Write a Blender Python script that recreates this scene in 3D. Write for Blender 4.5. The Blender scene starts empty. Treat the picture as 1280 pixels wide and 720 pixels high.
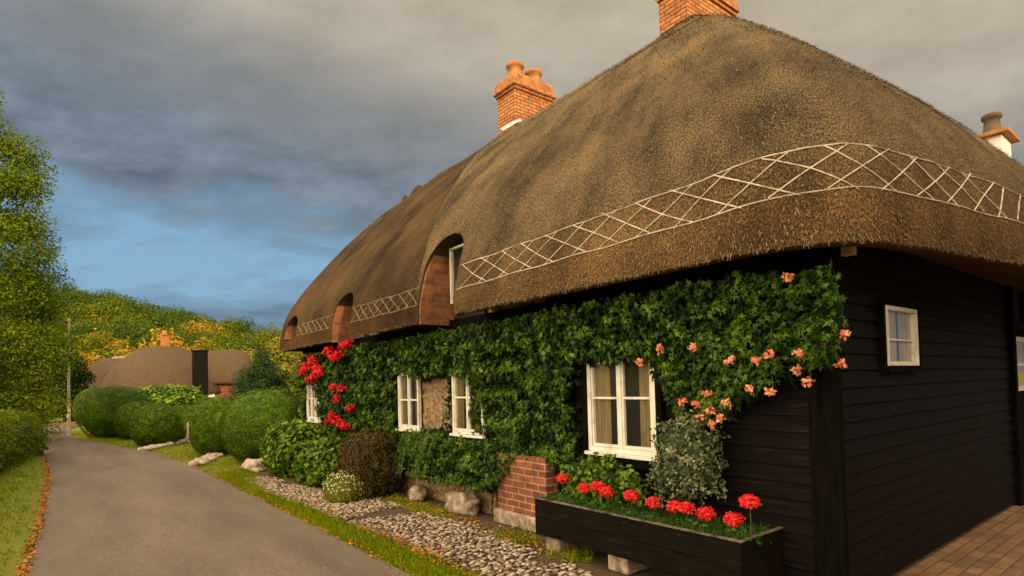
import bpy, bmesh, math, random
import numpy as np
from mathutils import Matrix, Vector, noise as mnoise

random.seed(7)
RNG = np.random.default_rng(7)
scene = bpy.context.scene
COL = scene.collection
R = math.radians

# ------------------------------------------------------------------ camera
cam = bpy.data.objects.new('camera', bpy.data.cameras.new('camera'))
COL.objects.link(cam)
az, pit, rol = R(38.1), R(1.5), R(1.5)
F0 = Vector((math.sin(az), math.cos(az), 0)); R0 = Vector((F0.y, -F0.x, 0)); U0 = Vector((0, 0, 1))
FW = F0*math.cos(pit)+U0*math.sin(pit); U1 = U0*math.cos(pit)-F0*math.sin(pit)
RT = R0*math.cos(rol)-U1*math.sin(rol); UP = U1*math.cos(rol)+R0*math.sin(rol)
m = Matrix((RT, UP, -FW)).transposed().to_4x4(); m.translation = Vector((0, 0, 1.6))
cam.matrix_world = m
cam.data.sensor_width = 36; cam.data.lens = 721/1280*36
cam.data.shift_y = 101/1280
cam.data.clip_start = .05; cam.data.clip_end = 5000
scene.camera = cam

# ------------------------------------------------------------------ light
SUN_EL, SUN_AZ = 12.5, -8.0         # azimuth measured from -Y towards +X
sd = Vector((math.sin(R(SUN_AZ))*math.cos(R(SUN_EL)), -math.cos(R(SUN_AZ))*math.cos(R(SUN_EL)), math.sin(R(SUN_EL))))
sun = bpy.data.objects.new('sun', bpy.data.lights.new('sun', 'SUN'))
COL.objects.link(sun)
sun.data.energy = 3.8; sun.data.angle = R(.6); sun.data.color = (1, .74, .44)
sun.rotation_euler = sd.to_track_quat('Z', 'Y').to_euler()
scene.view_settings.view_transform = 'Standard'; scene.view_settings.look = 'None'
scene.view_settings.gamma = 1; scene.view_settings.exposure = 0.0

w = bpy.data.worlds.new('World'); scene.world = w; w.use_nodes = True
nt = w.node_tree; nt.nodes.clear()
def nn(t, typ, **kw):
    n = t.nodes.new(typ)
    for k, v in kw.items():
        if k.startswith('i_'):
            n.inputs[k[2:].replace('_', ' ')].default_value = v
        else: setattr(n, k, v)
    return n
def ramp(t, fac, stops, interp='LINEAR'):
    n = t.nodes.new('ShaderNodeValToRGB'); cr = n.color_ramp; cr.interpolation = interp
    while len(cr.elements) < len(stops): cr.elements.new(.5)
    for e, (p, c) in zip(cr.elements, stops):
        e.position = p; e.color = (c[0], c[1], c[2], 1) if hasattr(c, '__len__') else (c, c, c, 1)
    t.links.new(fac, n.inputs[0]); return n.outputs[0]
def mixc(t, fac, a, b, mode='MIX'):
    n = t.nodes.new('ShaderNodeMix'); n.data_type = 'RGBA'; n.blend_type = mode
    for sock, v in ((n.inputs[0], fac), (n.inputs[6], a), (n.inputs[7], b)):
        if isinstance(v, bpy.types.NodeSocket): t.links.new(v, sock)
        elif hasattr(v, '__len__'): sock.default_value = (v[0], v[1], v[2], 1)
        else: sock.default_value = v
    return n.outputs[2]
def mth(t, op, a, b=None, c=None):
    n = t.nodes.new('ShaderNodeMath'); n.operation = op
    for i, v in enumerate((a, b, c)):
        if v is None: continue
        if isinstance(v, bpy.types.NodeSocket): t.links.new(v, n.inputs[i])
        else: n.inputs[i].default_value = v
    return n.outputs[0]
sky = nn(nt, 'ShaderNodeTexSky', sky_type='NISHITA', sun_disc=False)
sky.sun_elevation = R(SUN_EL); sky.sun_rotation = math.atan2(sd.x, sd.y) % (2*math.pi)
tc = nn(nt, 'ShaderNodeTexCoord'); sep = nn(nt, 'ShaderNodeSeparateXYZ')
nt.links.new(tc.outputs['Generated'], sep.inputs[0])
# cloud layer as seen from below: direction projected on a high flat sheet
zz = mth(nt, 'ADD', mth(nt, 'MAXIMUM', sep.outputs[2], 0.0), .16)
cmb = nn(nt, 'ShaderNodeCombineXYZ')
# rotate into the street's frame so that bands of cloud lie across the view
cxr = mth(nt, 'ADD', mth(nt, 'MULTIPLY', sep.outputs[0], math.cos(az)), mth(nt, 'MULTIPLY', sep.outputs[1], -math.sin(az)))
cyr = mth(nt, 'ADD', mth(nt, 'MULTIPLY', sep.outputs[0], math.sin(az)), mth(nt, 'MULTIPLY', sep.outputs[1], math.cos(az)))
nt.links.new(mth(nt, 'DIVIDE', cxr, zz), cmb.inputs[0]); nt.links.new(mth(nt, 'DIVIDE', cyr, zz), cmb.inputs[1])
mp = nn(nt, 'ShaderNodeMapping'); mp.inputs['Scale'].default_value = (.8, 1.0, 1); mp.inputs['Location'].default_value = (3.1, 0.4, 0)
nt.links.new(cmb.outputs[0], mp.inputs[0])
n1 = nn(nt, 'ShaderNodeTexNoise', i_Scale=1.25, i_Detail=7, i_Roughness=.55, i_Distortion=.35); nt.links.new(mp.outputs[0], n1.inputs[0])
n2 = nn(nt, 'ShaderNodeTexNoise', i_Scale=4.4, i_Detail=9, i_Roughness=.62, i_Distortion=.15); nt.links.new(mp.outputs[0], n2.inputs[0])
nz = mth(nt, 'ADD', mth(nt, 'MULTIPLY', n1.outputs[0], .72), mth(nt, 'MULTIPLY', n2.outputs[0], .28))
# cloud cover closes up with height above the horizon
el = mth(nt, 'ADD', mth(nt, 'MULTIPLY_ADD', cxr, .20, .075), sep.outputs[2])
cover = mth(nt, 'ADD', nz, ramp(nt, el, [(0, .12), (.09, .08), (.15, .015), (.22, .02), (.27, .09), (.33, .15), (.42, .24), (.6, .3)]))
cloudmask = ramp(nt, cover, [(.43, 0), (.62, 1)])
cloudcol = ramp(nt, el, [(.0, (1.5, 2.3, 3.3)), (.14, (1.35, 2.0, 2.8)), (.26, (1.55, 1.95, 2.45)), (.36, (1.75, 2.15, 2.6)), (.46, (2.5, 2.6, 2.6)), (.54, (4.3, 3.9, 3.2)), (.66, (5.0, 4.3, 3.2)), (.8, (11, 9.6, 7.6)), (1, (14, 12, 9.2))])
tex = mixc(nt, ramp(nt, el, [(.30, 0), (.42, .65)]), ramp(nt, n2.outputs[0], [(.34, .70), (.66, 1.45)]), (1, 1, 1))
cloudcol = mixc(nt, 1, cloudcol, tex, 'MULTIPLY')
blue = mixc(nt, .85, sky.outputs[0], (2.3, 4.3, 6.4))
skyc = mixc(nt, cloudmask, blue, cloudcol)
# unseen sky behind and left of the viewer, brightened as fill light
back = ramp(nt, mth(nt, 'MULTIPLY_ADD', cxr, -.35, mth(nt, 'MULTIPLY_ADD', cyr, -.5, .5)), [(.40, 0), (.72, 1)])
skyc = mixc(nt, back, skyc, (36.0, 28.0, 18.5))
bg = nn(nt, 'ShaderNodeBackground'); bg.inputs[1].default_value = .1
nt.links.new(skyc, bg.inputs[0]); wo = nn(nt, 'ShaderNodeOutputWorld'); nt.links.new(bg.outputs[0], wo.inputs[0])

# ------------------------------------------------------------------ materials
def new_mat(name):
    m_ = bpy.data.materials.new(name); m_.use_nodes = True
    t = m_.node_tree; b = t.nodes['Principled BSDF']; return m_, t, b
def bump(t, b, h, strength=.5, dist=.02):
    n = t.nodes.new('ShaderNodeBump'); n.inputs['Strength'].default_value = strength; n.inputs['Distance'].default_value = dist
    t.links.new(h, n.inputs['Height']); t.links.new(n.outputs[0], b.inputs['Normal'])
def pos(t): return t.nodes.new('ShaderNodeTexCoord').outputs['Object']
def noisen(t, vec, scale, detail=4, rough=.55, sc=None):
    if sc:
        mp_ = t.nodes.new('ShaderNodeMapping'); mp_.inputs['Scale'].default_value = sc; t.links.new(vec, mp_.inputs[0]); vec = mp_.outputs[0]
    n = t.nodes.new('ShaderNodeTexNoise'); n.inputs['Scale'].default_value = scale; n.inputs['Detail'].default_value = detail; n.inputs['Roughness'].default_value = rough
    t.links.new(vec, n.inputs[0]); return n.outputs[0]
def simple(name, stops, scale=8, rough=.8, bs=.4, bd=.01, sc=None, spec=.3, detail=5, fine=None):
    m_, t, b = new_mat(name); v = pos(t)
    n = noisen(t, v, scale, detail, .6, sc)
    t.links.new(ramp(t, n, stops), b.inputs['Base Color'])
    b.inputs['Roughness'].default_value = rough; b.inputs['Specular IOR Level'].default_value = spec
    h = n if not fine else noisen(t, v, fine, 4, .6, sc)
    if bs: bump(t, b, h, bs, bd)
    return m_
def leafmat(name, stops, rough=.55, trans=.25, spec=.12):
    m_, t, b = new_mat(name)
    a = t.nodes.new('ShaderNodeAttribute'); a.attribute_name = 'tint'
    c = ramp(t, a.outputs['Fac'], stops)
    t.links.new(c, b.inputs['Base Color']); b.inputs['Roughness'].default_value = rough; b.inputs['Specular IOR Level'].default_value = spec
    if trans:
        tr = t.nodes.new('ShaderNodeBsdfTranslucent'); t.links.new(c, tr.inputs[0])
        mx = t.nodes.new('ShaderNodeMixShader'); mx.inputs[0].default_value = trans
        out = t.nodes['Material Output']; t.links.new(b.outputs[0], mx.inputs[1]); t.links.new(tr.outputs[0], mx.inputs[2]); t.links.new(mx.outputs[0], out.inputs[0])
    return m_
def brickmat(name, c1, c2, mortar, vert=True, bw=.225, rh=.075, ms=.008, rough=.85, dirt=.4):
    m_, t, b = new_mat(name); v = pos(t)
    s = t.nodes.new('ShaderNodeSeparateXYZ'); t.links.new(v, s.inputs[0]); c = t.nodes.new('ShaderNodeCombineXYZ')
    if vert:
        t.links.new(mth(t, 'ADD', s.outputs[0], s.outputs[1]), c.inputs[0]); t.links.new(s.outputs[2], c.inputs[1])
    else:
        t.links.new(s.outputs[0], c.inputs[0]); t.links.new(s.outputs[1], c.inputs[1])
    wob = t.nodes.new('ShaderNodeVectorMath'); wob.operation = 'MULTIPLY_ADD'
    nz_ = t.nodes.new('ShaderNodeTexNoise'); nz_.inputs['Scale'].default_value = 7; t.links.new(v, nz_.inputs[0])
    t.links.new(nz_.outputs['Color'], wob.inputs[0]); wob.inputs[1].default_value = (.014,)*3; t.links.new(c.outputs[0], wob.inputs[2])
    br = t.nodes.new('ShaderNodeTexBrick'); t.links.new(wob.outputs[0], br.inputs[0])
    br.inputs['Scale'].default_value = 1; br.inputs['Brick Width'].default_value = bw; br.inputs['Row Height'].default_value = rh
    br.inputs['Mortar Size'].default_value = ms; br.inputs['Mortar Smooth'].default_value = .3; br.inputs['Bias'].default_value = 0
    br.inputs['Color1'].default_value = (*c1, 1); br.inputs['Color2'].default_value = (*c2, 1); br.inputs['Mortar'].default_value = (*mortar, 1)
    st = ramp(t, noisen(t, v, 5, 6, .65), [(.3, 1-dirt), (.65, 1.1)])
    col = mixc(t, 1, br.outputs[0], st, 'MULTIPLY'); t.links.new(col, b.inputs['Base Color'])
    b.inputs['Roughness'].default_value = rough
    h = mth(t, 'ADD', mth(t, 'MULTIPLY', br.outputs['Fac'], -1), mth(t, 'MULTIPLY', noisen(t, v, 60, 4), .6))
    bump(t, b, h, .7, .008); return m_

def thatchmat():
    m_, t, b = new_mat('thatch_straw')
    uv = t.nodes.new('ShaderNodeUVMap'); uv.uv_map = 'UVMap'; v = pos(t)
    # uv in metres: u along the eave, v up the slope; straw ends are short dashes down the slope
    dash = noisen(t, uv.outputs[0], 1, 4, .8, (78, 44, 1))
    fine = noisen(t, uv.outputs[0], 1, 3, .7, (150, 100, 1))
    streak = noisen(t, uv.outputs[0], 1, 5, .65, (2.0, .7, 1))
    patch = noisen(t, v, .75, 6, .62)
    h = mth(t, 'ADD', mth(t, 'MULTIPLY', dash, .6), mth(t, 'MULTIPLY', fine, .4))
    base = ramp(t, h, [(.40, (.020, .015, .009)), (.5, (.15, .112, .066)), (.60, (.46, .37, .24))])
    weather = ramp(t, mth(t, 'ADD', mth(t, 'MULTIPLY', streak, .4), mth(t, 'MULTIPLY', patch, .6)), [(.40, (.34, .34, .33)), (.5, (.78, .75, .69)), (.60, (1.22, 1.12, .95))])
    col = mixc(t, 1, base, weather, 'MULTIPLY')
    ag = t.nodes.new('ShaderNodeAttribute'); ag.attribute_name = 'near_lit'
    col = mixc(t, 1, col, ramp(t, ag.outputs['Fac'], [(0, (.50, .42, .35)), (1, (1.05, 1.02, .97))]), 'MULTIPLY')  # near half lighter, far half darker; light on the step is painted in
    moss = ramp(t, noisen(t, v, .8, 6, .7), [(.55, 0), (.7, .35)])
    col = mixc(t, moss, col, (.07, .065, .025))
    sk = t.nodes.new('ShaderNodeAttribute'); sk.attribute_name = 'skirt'
    col = mixc(t, sk.outputs['Fac'], col, mixc(t, 1, col, (.98, .78, .62), 'MULTIPLY'))
    t.links.new(col, b.inputs['Base Color']); b.inputs['Roughness'].default_value = .95; b.inputs['Specular IOR Level'].default_value = .1
    bump(t, b, h, 1.0, .035); return m_
M = {}
G = lambda *a: [(i/(len(a)-1), c) for i, c in enumerate(a)]
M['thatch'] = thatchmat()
M['thatchfar'] = simple('old_grey_thatch', [(.35, (.04, .027, .015)), (.6, (.11, .073, .040))], 26, .95, .6, .05, (1, 1, .6))
M['thatch_cut'] = simple('thatch_cut', [(.3, (.012, .008, .005)), (.7, (.07, .045, .024))], 60, .95)  # darkened so the cut dormer faces carry the recess's shade in their colour
M['black'] = simple('black_tarred_board', [(.35, (.003, .0026, .002)), (.55, (.006, .0052, .004)), (.72, (.017, .0145, .0105))], 3, .65, .35, .004, (8, 1, 14), .06)
M['blackpost'] = simple('black_tarred_post', [(.3, (.002, .0018, .0014)), (.7, (.006, .0054, .004))], 3, .8, .35, .004, (10, 10, 1), .03)
M['planterwood'] = simple('black_stained_wood', [(.3, (.003, .0026, .0018)), (.7, (.010, .008, .0055))], 2.5, .7, .4, .004, (14, 2, 14), .06)
M['rim'] = simple('worn_rim', [(.35, (.02, .016, .012)), (.65, (.17, .14, .11))], 9, .6)
M['brick'] = brickmat('red_brick', (.36, .105, .03), (.20, .06, .022), (.20, .13, .08), ms=.010, dirt=.65)
M['chimbrick'] = brickmat('orange_chimney_brick', (.56, .22, .06), (.40, .13, .035), (.13, .06, .025), ms=.013)
M['pier'] = brickmat('pier_brick', (.30, .095, .035), (.17, .055, .022), (.42, .28, .18), ms=.008, dirt=.6)
M['patio'] = brickmat('patio_brick', (.28, .15, .065), (.18, .095, .045), (.09, .06, .035), False, .21, .105, .006)
M['pot'] = simple('terracotta', [(.3, (.20, .08, .025)), (.7, (.46, .20, .07))], 6, .75, .3, .01)
M['potdark'] = simple('sooty_pot', [(.3, (.05, .038, .028)), (.7, (.14, .10, .07))], 8, .8)
M['lead'] = simple('lead_flashing', [(.3, (.26, .27, .28)), (.7, (.5, .5, .5))], 12, .5, .3, .01)
M['stone'] = simple('rubble_stone', [(.3, (.07, .045, .02)), (.5, (.22, .15, .075)), (.7, (.42, .31, .18))], 16, .9, .9, .03)
M['boulder'] = simple('weathered_stone', [(.3, (.10, .07, .045)), (.5, (.27, .21, .15)), (.7, (.50, .42, .33))], 9, .9, .8, .03)
M['palestone'] = simple('pale_flint_stone', [(.3, (.18, .13, .10)), (.5, (.42, .33, .27)), (.7, (.6, .5, .43))], 14, .85, .8, .02)
M['white'] = simple('white_painted_wood', [(.25, (.45, .42, .36)), (.5, (.7, .68, .63)), (.8, (.8, .79, .75))], 9, .5, .15, .003, (1, 1, 1), .4)
M['render_white'] = simple('white_render', [(.3, (.62, .6, .56)), (.7, (.8, .79, .77))], 4, .8, .2, .01)
M['curtain'] = simple('linen_curtain', [(.3, (.10, .08, .035)), (.7, (.26, .21, .11))], 6, .9, .4, .01, (6, 14, .4))
M['linen'] = simple('pale_linen', [(.3, (.30, .24, .12)), (.7, (.55, .46, .28))], 6, .9, .4, .01, (14, 6, .4))
M['straw'] = leafmat('straw_end', G((.05, .037, .022), (.15, .112, .068), (.34, .27, .17)), .9, 0)
M['dark'] = simple('dark_room', [(.3, (.003, .003, .003)), (.7, (.010, .009, .008))], 3, .7, 0)
M['darkbrown'] = simple('dark_underside', [(.3, (.012, .009, .006)), (.7, (.035, .025, .015))], 30, .95, .5)
M['spar'] = simple('split_hazel_spar', [(.3, (.26, .21, .15)), (.6, (.66, .58, .46))], 8, .7, .3, .003)
M['sparold'] = simple('weathered_hazel_spar', [(.3, (.13, .10, .06)), (.7, (.36, .30, .20))], 8, .8, .3, .003)
M['bark'] = simple('bark', [(.3, (.02, .014, .009)), (.7, (.085, .06, .04))], 10, .9, .8, .03, (1, 1, .25))
M['polewood'] = simple('pole_wood', [(.3, (.40, .32, .22)), (.7, (.68, .58, .44))], 5, .8, .3, .01, (4, 4, .4))
M['glaze'] = None
m_, t_, b_ = new_mat('window_glass'); M['glass'] = m_
b_.inputs['Base Color'].default_value = (1, 1, 1, 1); b_.inputs['Roughness'].default_value = .03
tr_ = t_.nodes.new('ShaderNodeBsdfTransparent'); gl_ = t_.nodes.new('ShaderNodeBsdfGlossy'); gl_.inputs['Roughness'].default_value = .03
fr_ = t_.nodes.new('ShaderNodeFresnel'); fr_.inputs[0].default_value = 1.3; mx_ = t_.nodes.new('ShaderNodeMixShader')
t_.links.new(mth(t_, 'MULTIPLY', fr_.outputs[0], .4), mx_.inputs[0]); t_.links.new(tr_.outputs[0], mx_.inputs[1]); t_.links.new(gl_.outputs[0], mx_.inputs[2]); t_.links.new(mx_.outputs[0], t_.nodes['Material Output'].inputs[0])

def asphalt():
    m_, t, b = new_mat('lane_asphalt'); v = pos(t)
    a = noisen(t, v, 55, 6, .85); l = noisen(t, v, .9, 6, .6, (1.6, .35, 1))
    c = ramp(t, a, [(.3, (.068, .052, .037)), (.5, (.135, .104, .076)), (.7, (.28, .225, .17))])
    c = mixc(t, 1, c, ramp(t, l, [(.35, .72), (.65, 1.14)]), 'MULTIPLY')
    vo = t.nodes.new('ShaderNodeTexVoronoi'); vo.inputs['Scale'].default_value = 70; t.links.new(v, vo.inputs[0])
    chip = ramp(t, vo.outputs['Color'], [(.0, .70), (.5, 1.0), (.93, 1.0), (.97, 1.9)])
    c = mixc(t, .8, c, chip, 'MULTIPLY')
    vc = t.nodes.new('ShaderNodeTexVoronoi'); vc.feature = 'DISTANCE_TO_EDGE'; vc.inputs['Scale'].default_value = .55
    wv = t.nodes.new('ShaderNodeVectorMath'); wv.operation = 'MULTIPLY_ADD'; nw = t.nodes.new('ShaderNodeTexNoise'); nw.inputs['Scale'].default_value = 2.2; nw.inputs['Detail'].default_value = 6
    t.links.new(v, nw.inputs[0]); t.links.new(nw.outputs['Color'], wv.inputs[0]); wv.inputs[1].default_value = (.9, .9, 0); t.links.new(v, wv.inputs[2]); t.links.new(wv.outputs[0], vc.inputs[0])
    crack = mixc(t, ramp(t, noisen(t, v, .5, 3), [(.5, 1), (.62, 0)]), ramp(t, vc.outputs['Distance'], [(.0, .45), (.006, 1)]), (1, 1, 1))
    c = mixc(t, .7, c, crack, 'MULTIPLY')
    t.links.new(c, b.inputs['Base Color']); b.inputs['Roughness'].default_value = .85; bump(t, b, a, .5, .008); return m_
M['asphalt'] = asphalt()
def groundmat(name, g1, g2, soil, lo=.45, hi=.6):
    m_, t, b = new_mat(name); v = pos(t)
    a = noisen(t, v, 1.3, 7, .65); f_ = noisen(t, v, 45, 4, .7)
    c = mixc(t, ramp(t, f_, [(.35, 0), (.65, 1)]), g1, g2)
    c = mixc(t, ramp(t, a, [(lo, 0), (hi, .8)]), c, soil)
    t.links.new(c, b.inputs['Base Color']); b.inputs['Roughness'].default_value = .95; bump(t, b, f_, .8, .03); return m_
M['lawn'] = groundmat('grass_turf', (.10, .13, .002), (.21, .225, .004), (.17, .13, .004), .5, .75)
M['soil'] = groundmat('damp_earth', (.045, .028, .014), (.12, .075, .038), (.05, .05, .015), .5, .65)
M['hill'] = groundmat('woodland_floor', (.02, .03, .006), (.05, .06, .012), (.05, .04, .015))

G = lambda *a: [(i/(len(a)-1), c) for i, c in enumerate(a)]
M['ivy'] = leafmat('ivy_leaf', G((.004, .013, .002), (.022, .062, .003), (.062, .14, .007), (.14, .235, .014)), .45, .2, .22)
M['ivystem'] = simple('ivy_stem', [(.3, (.015, .012, .006)), (.7, (.05, .035, .02))], 20, .9)
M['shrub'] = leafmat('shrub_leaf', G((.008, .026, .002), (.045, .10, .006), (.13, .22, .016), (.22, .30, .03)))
M['lime'] = leafmat('yellow_green_leaf', G((.09, .11, .012), (.19, .20, .02), (.34, .31, .035)))
M['varieg'] = leafmat('variegated_leaf', G((.03, .05, .025), (.07, .10, .045), (.15, .18, .09), (.38, .40, .24)))
M['topiary'] = leafmat('clipped_yew_leaf', G((.016, .042, .001), (.055, .11, .002), (.15, .21, .005)), .6, .06)
M['boxbrown'] = leafmat('bronzed_box_leaf', G((.022, .018, .005), (.055, .042, .011), (.12, .085, .022)), .6, .1)
M['hedge'] = leafmat('field_hedge_leaf', G((.04, .07, .002), (.12, .16, .003), (.25, .26, .008)), .55, .3)
M['tree'] = leafmat('broad_leaf', G((.022, .05, .002), (.07, .12, .003), (.16, .22, .006), (.25, .27, .010)), .5, .4)
M['darktree'] = leafmat('dark_green_leaf', G((.008, .018, .002), (.022, .042, .004), (.05, .08, .007)), .6, .2)  # leaves of the dark green trees
M['conifer'] = leafmat('conifer_needle', G((.010, .024, .008), (.022, .05, .014), (.045, .085, .02)), .6, .1)
M['gold'] = leafmat('autumn_gold_leaf', G((.10, .075, .006), (.24, .17, .012), (.38, .25, .02), (.46, .27, .025)), .6, .3)
M['midgreen'] = leafmat('wood_green_leaf', G((.04, .065, .002), (.12, .155, .004), (.26, .26, .008)), .6, .3)
M['deepgreen'] = leafmat('crest_leaf', G((.02, .042, .003), (.055, .10, .006), (.12, .17, .010)), .6, .3)
M['blade'] = leafmat('grass_blade', G((.11, .18, .003), (.22, .29, .005), (.38, .36, .010)), .6, .3)
M['boxgrass'] = leafmat('planter_grass_blade', G((.02, .06, .01), (.05, .13, .02), (.10, .20, .03)), .6, .3)
M['litter'] = leafmat('fallen_leaf', G((.20, .06, .012), (.38, .13, .02), (.48, .22, .04), (.28, .16, .07)), .8, .1)
M['redpetal'] = leafmat('scarlet_petal', G((.42, .008, .008), (.72, .016, .02), (.85, .07, .06)), .5, .25)
M['rosepetal'] = leafmat('crimson_petal', G((.33, .005, .008), (.58, .01, .016), (.72, .03, .035)), .5, .25)
M['peach'] = leafmat('apricot_petal', G((.72, .16, .07), (.85, .30, .16), (.88, .48, .30)), .5, .25)
M['whitepetal'] = leafmat('cream_petal', G((.6, .58, .4), (.8, .78, .62)), .5, .2)
M['leafstone'] = leafmat('cobble_flint', G((.10, .07, .045), (.22, .165, .115), (.36, .29, .22), (.50, .43, .34)), .8, 0)
M['stem'] = simple('green_stem', [(.3, (.02, .05, .01)), (.7, (.06, .12, .02))], 12, .6)

# ------------------------------------------------------------------ helpers
def link(name, me, mat, parent=None):
    o = bpy.data.objects.new(name, me); COL.objects.link(o)
    if mat is not None:
        for mm in (mat if isinstance(mat, (list, tuple)) else [mat]): me.materials.append(mm)
    if parent: o.parent = parent; o.matrix_parent_inverse = parent.matrix_world.inverted() if False else Matrix()
    return o
def tag(o, label=None, cat=None, group=None, kind=None):
    if label: o['label'] = label
    if cat: o['category'] = cat
    if group: o['group'] = group
    if kind: o['kind'] = kind
    return o
def thing(name, loc, label, cat, group=None, rz=0):
    o = bpy.data.objects.new(name, None); COL.objects.link(o); o.location = loc; o.rotation_euler = (0, 0, rz)
    o.empty_display_size = .2
    return tag(o, label, cat, group)
class MB:
    """collects polygons in world coordinates, written relative to the parent"""
    def __init__(s): s.v = []; s.f = []; s.sm = False
    def add(s, vs, fs):
        k = len(s.v); s.v += [tuple(p) for p in vs]; s.f += [tuple(i+k for i in f_) for f_ in fs]; return s
    def box(s, a, b, rot=0, c=None):
        x0, y0, z0 = a; x1, y1, z1 = b
        vs = [(x0, y0, z0), (x1, y0, z0), (x1, y1, z0), (x0, y1, z0), (x0, y0, z1), (x1, y0, z1), (x1, y1, z1), (x0, y1, z1)]
        return s.add(vs, [(0, 3, 2, 1), (4, 5, 6, 7), (0, 1, 5, 4), (1, 2, 6, 5), (2, 3, 7, 6), (3, 0, 4, 7)])
    def prism(s, poly, axis, a, b):
        n = len(poly)
        def P(p, h): return {'x': (h, p[0], p[1]), 'y': (p[0], h, p[1]), 'z': (p[0], p[1], h)}[axis]
        vs = [P(p, a) for p in poly]+[P(p, b) for p in poly]
        return s.add(vs, [tuple(range(n))[::-1], tuple(range(n, 2*n))]+[(i, (i+1) % n, n+(i+1) % n, n+i) for i in range(n)])
    def tube(s, pts, r, n=7, cap=True):
        pts = [Vector(p) for p in pts]; rs = r if hasattr(r, '__len__') else [r]*len(pts)
        vs = []; up = Vector((.13, .21, 1))
        for i, p in enumerate(pts):
            d = (pts[min(i+1, len(pts)-1)]-pts[max(i-1, 0)]).normalized()
            a = d.cross(up)
            if a.length < .05: a = d.cross(Vector((1, 0, 0)))
            a.normalize(); b = d.cross(a)
            vs += [p+(a*math.cos(q*2*math.pi/n)+b*math.sin(q*2*math.pi/n))*rs[i] for q in range(n)]
        fs = [(i*n+q, i*n+(q+1) % n, (i+1)*n+(q+1) % n, (i+1)*n+q) for i in range(len(pts)-1) for q in range(n)]
        if cap: fs += [tuple(range(n))[::-1], tuple((len(pts)-1)*n+q for q in range(n))]
        return s.add(vs, fs)
    def lathe(s, c, prof, n=20, sx=1, sy=1):
        vs = [(c[0]+r*math.cos(q*2*math.pi/n)*sx, c[1]+r*math.sin(q*2*math.pi/n)*sy, c[2]+z) for r, z in prof for q in range(n)]
        fs = [(i*n+q, i*n+(q+1) % n, (i+1)*n+(q+1) % n, (i+1)*n+q) for i in range(len(prof)-1) for q in range(n)]
        fs += [tuple(range(n))[::-1], tuple((len(prof)-1)*n+q for q in range(n))]
        return s.add(vs, fs)
    def build(s, name, mat, parent=None, bevel=0, smooth=False):
        off = parent_world(parent) if parent else Vector((0, 0, 0))
        me = bpy.data.meshes.new(name); me.from_pydata([(v[0]-off[0], v[1]-off[1], v[2]-off[2]) for v in s.v], [], s.f); me.update()
        bm = bmesh.new(); bm.from_mesh(me); bmesh.ops.recalc_face_normals(bm, faces=bm.faces)
        if bevel: bmesh.ops.bevel(bm, geom=list(bm.edges), offset=bevel, segments=2, affect='EDGES', profile=.6)
        bm.to_mesh(me); bm.free()
        if smooth: me.polygons.foreach_set('use_smooth', [True]*len(me.polygons))
        return link(name, me, mat, parent)
def parent_world(p):
    v = Vector((0, 0, 0))
    while p is not None: v = v+p.location; p = p.parent
    return v
def rawmesh(name, verts, faces_n, idx, tint=None, mats=None, parent=None, smooth=False, origin=(0, 0, 0)):
    """numpy mesh of equal-size polygons"""
    me = bpy.data.meshes.new(name); nv = len(verts); nf = len(idx)//faces_n
    me.vertices.add(nv); me.vertices.foreach_set('co', (verts-np.array(origin)).astype(np.float32).ravel())
    me.loops.add(len(idx)); me.loops.foreach_set('vertex_index', idx.astype(np.int32))
    me.polygons.add(nf); me.polygons.foreach_set('loop_start', np.arange(0, nf*faces_n, faces_n, dtype=np.int32))
    me.polygons.foreach_set('loop_total', np.full(nf, faces_n, np.int32))
    if smooth: me.polygons.foreach_set('use_smooth', np.ones(nf, bool))
    if tint is not None:
        a = me.attributes.new('tint', 'FLOAT', 'FACE'); a.data.foreach_set('value', tint.astype(np.float32))
    me.update(calc_edges=True)
    return link(name, me, mats, parent)
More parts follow.
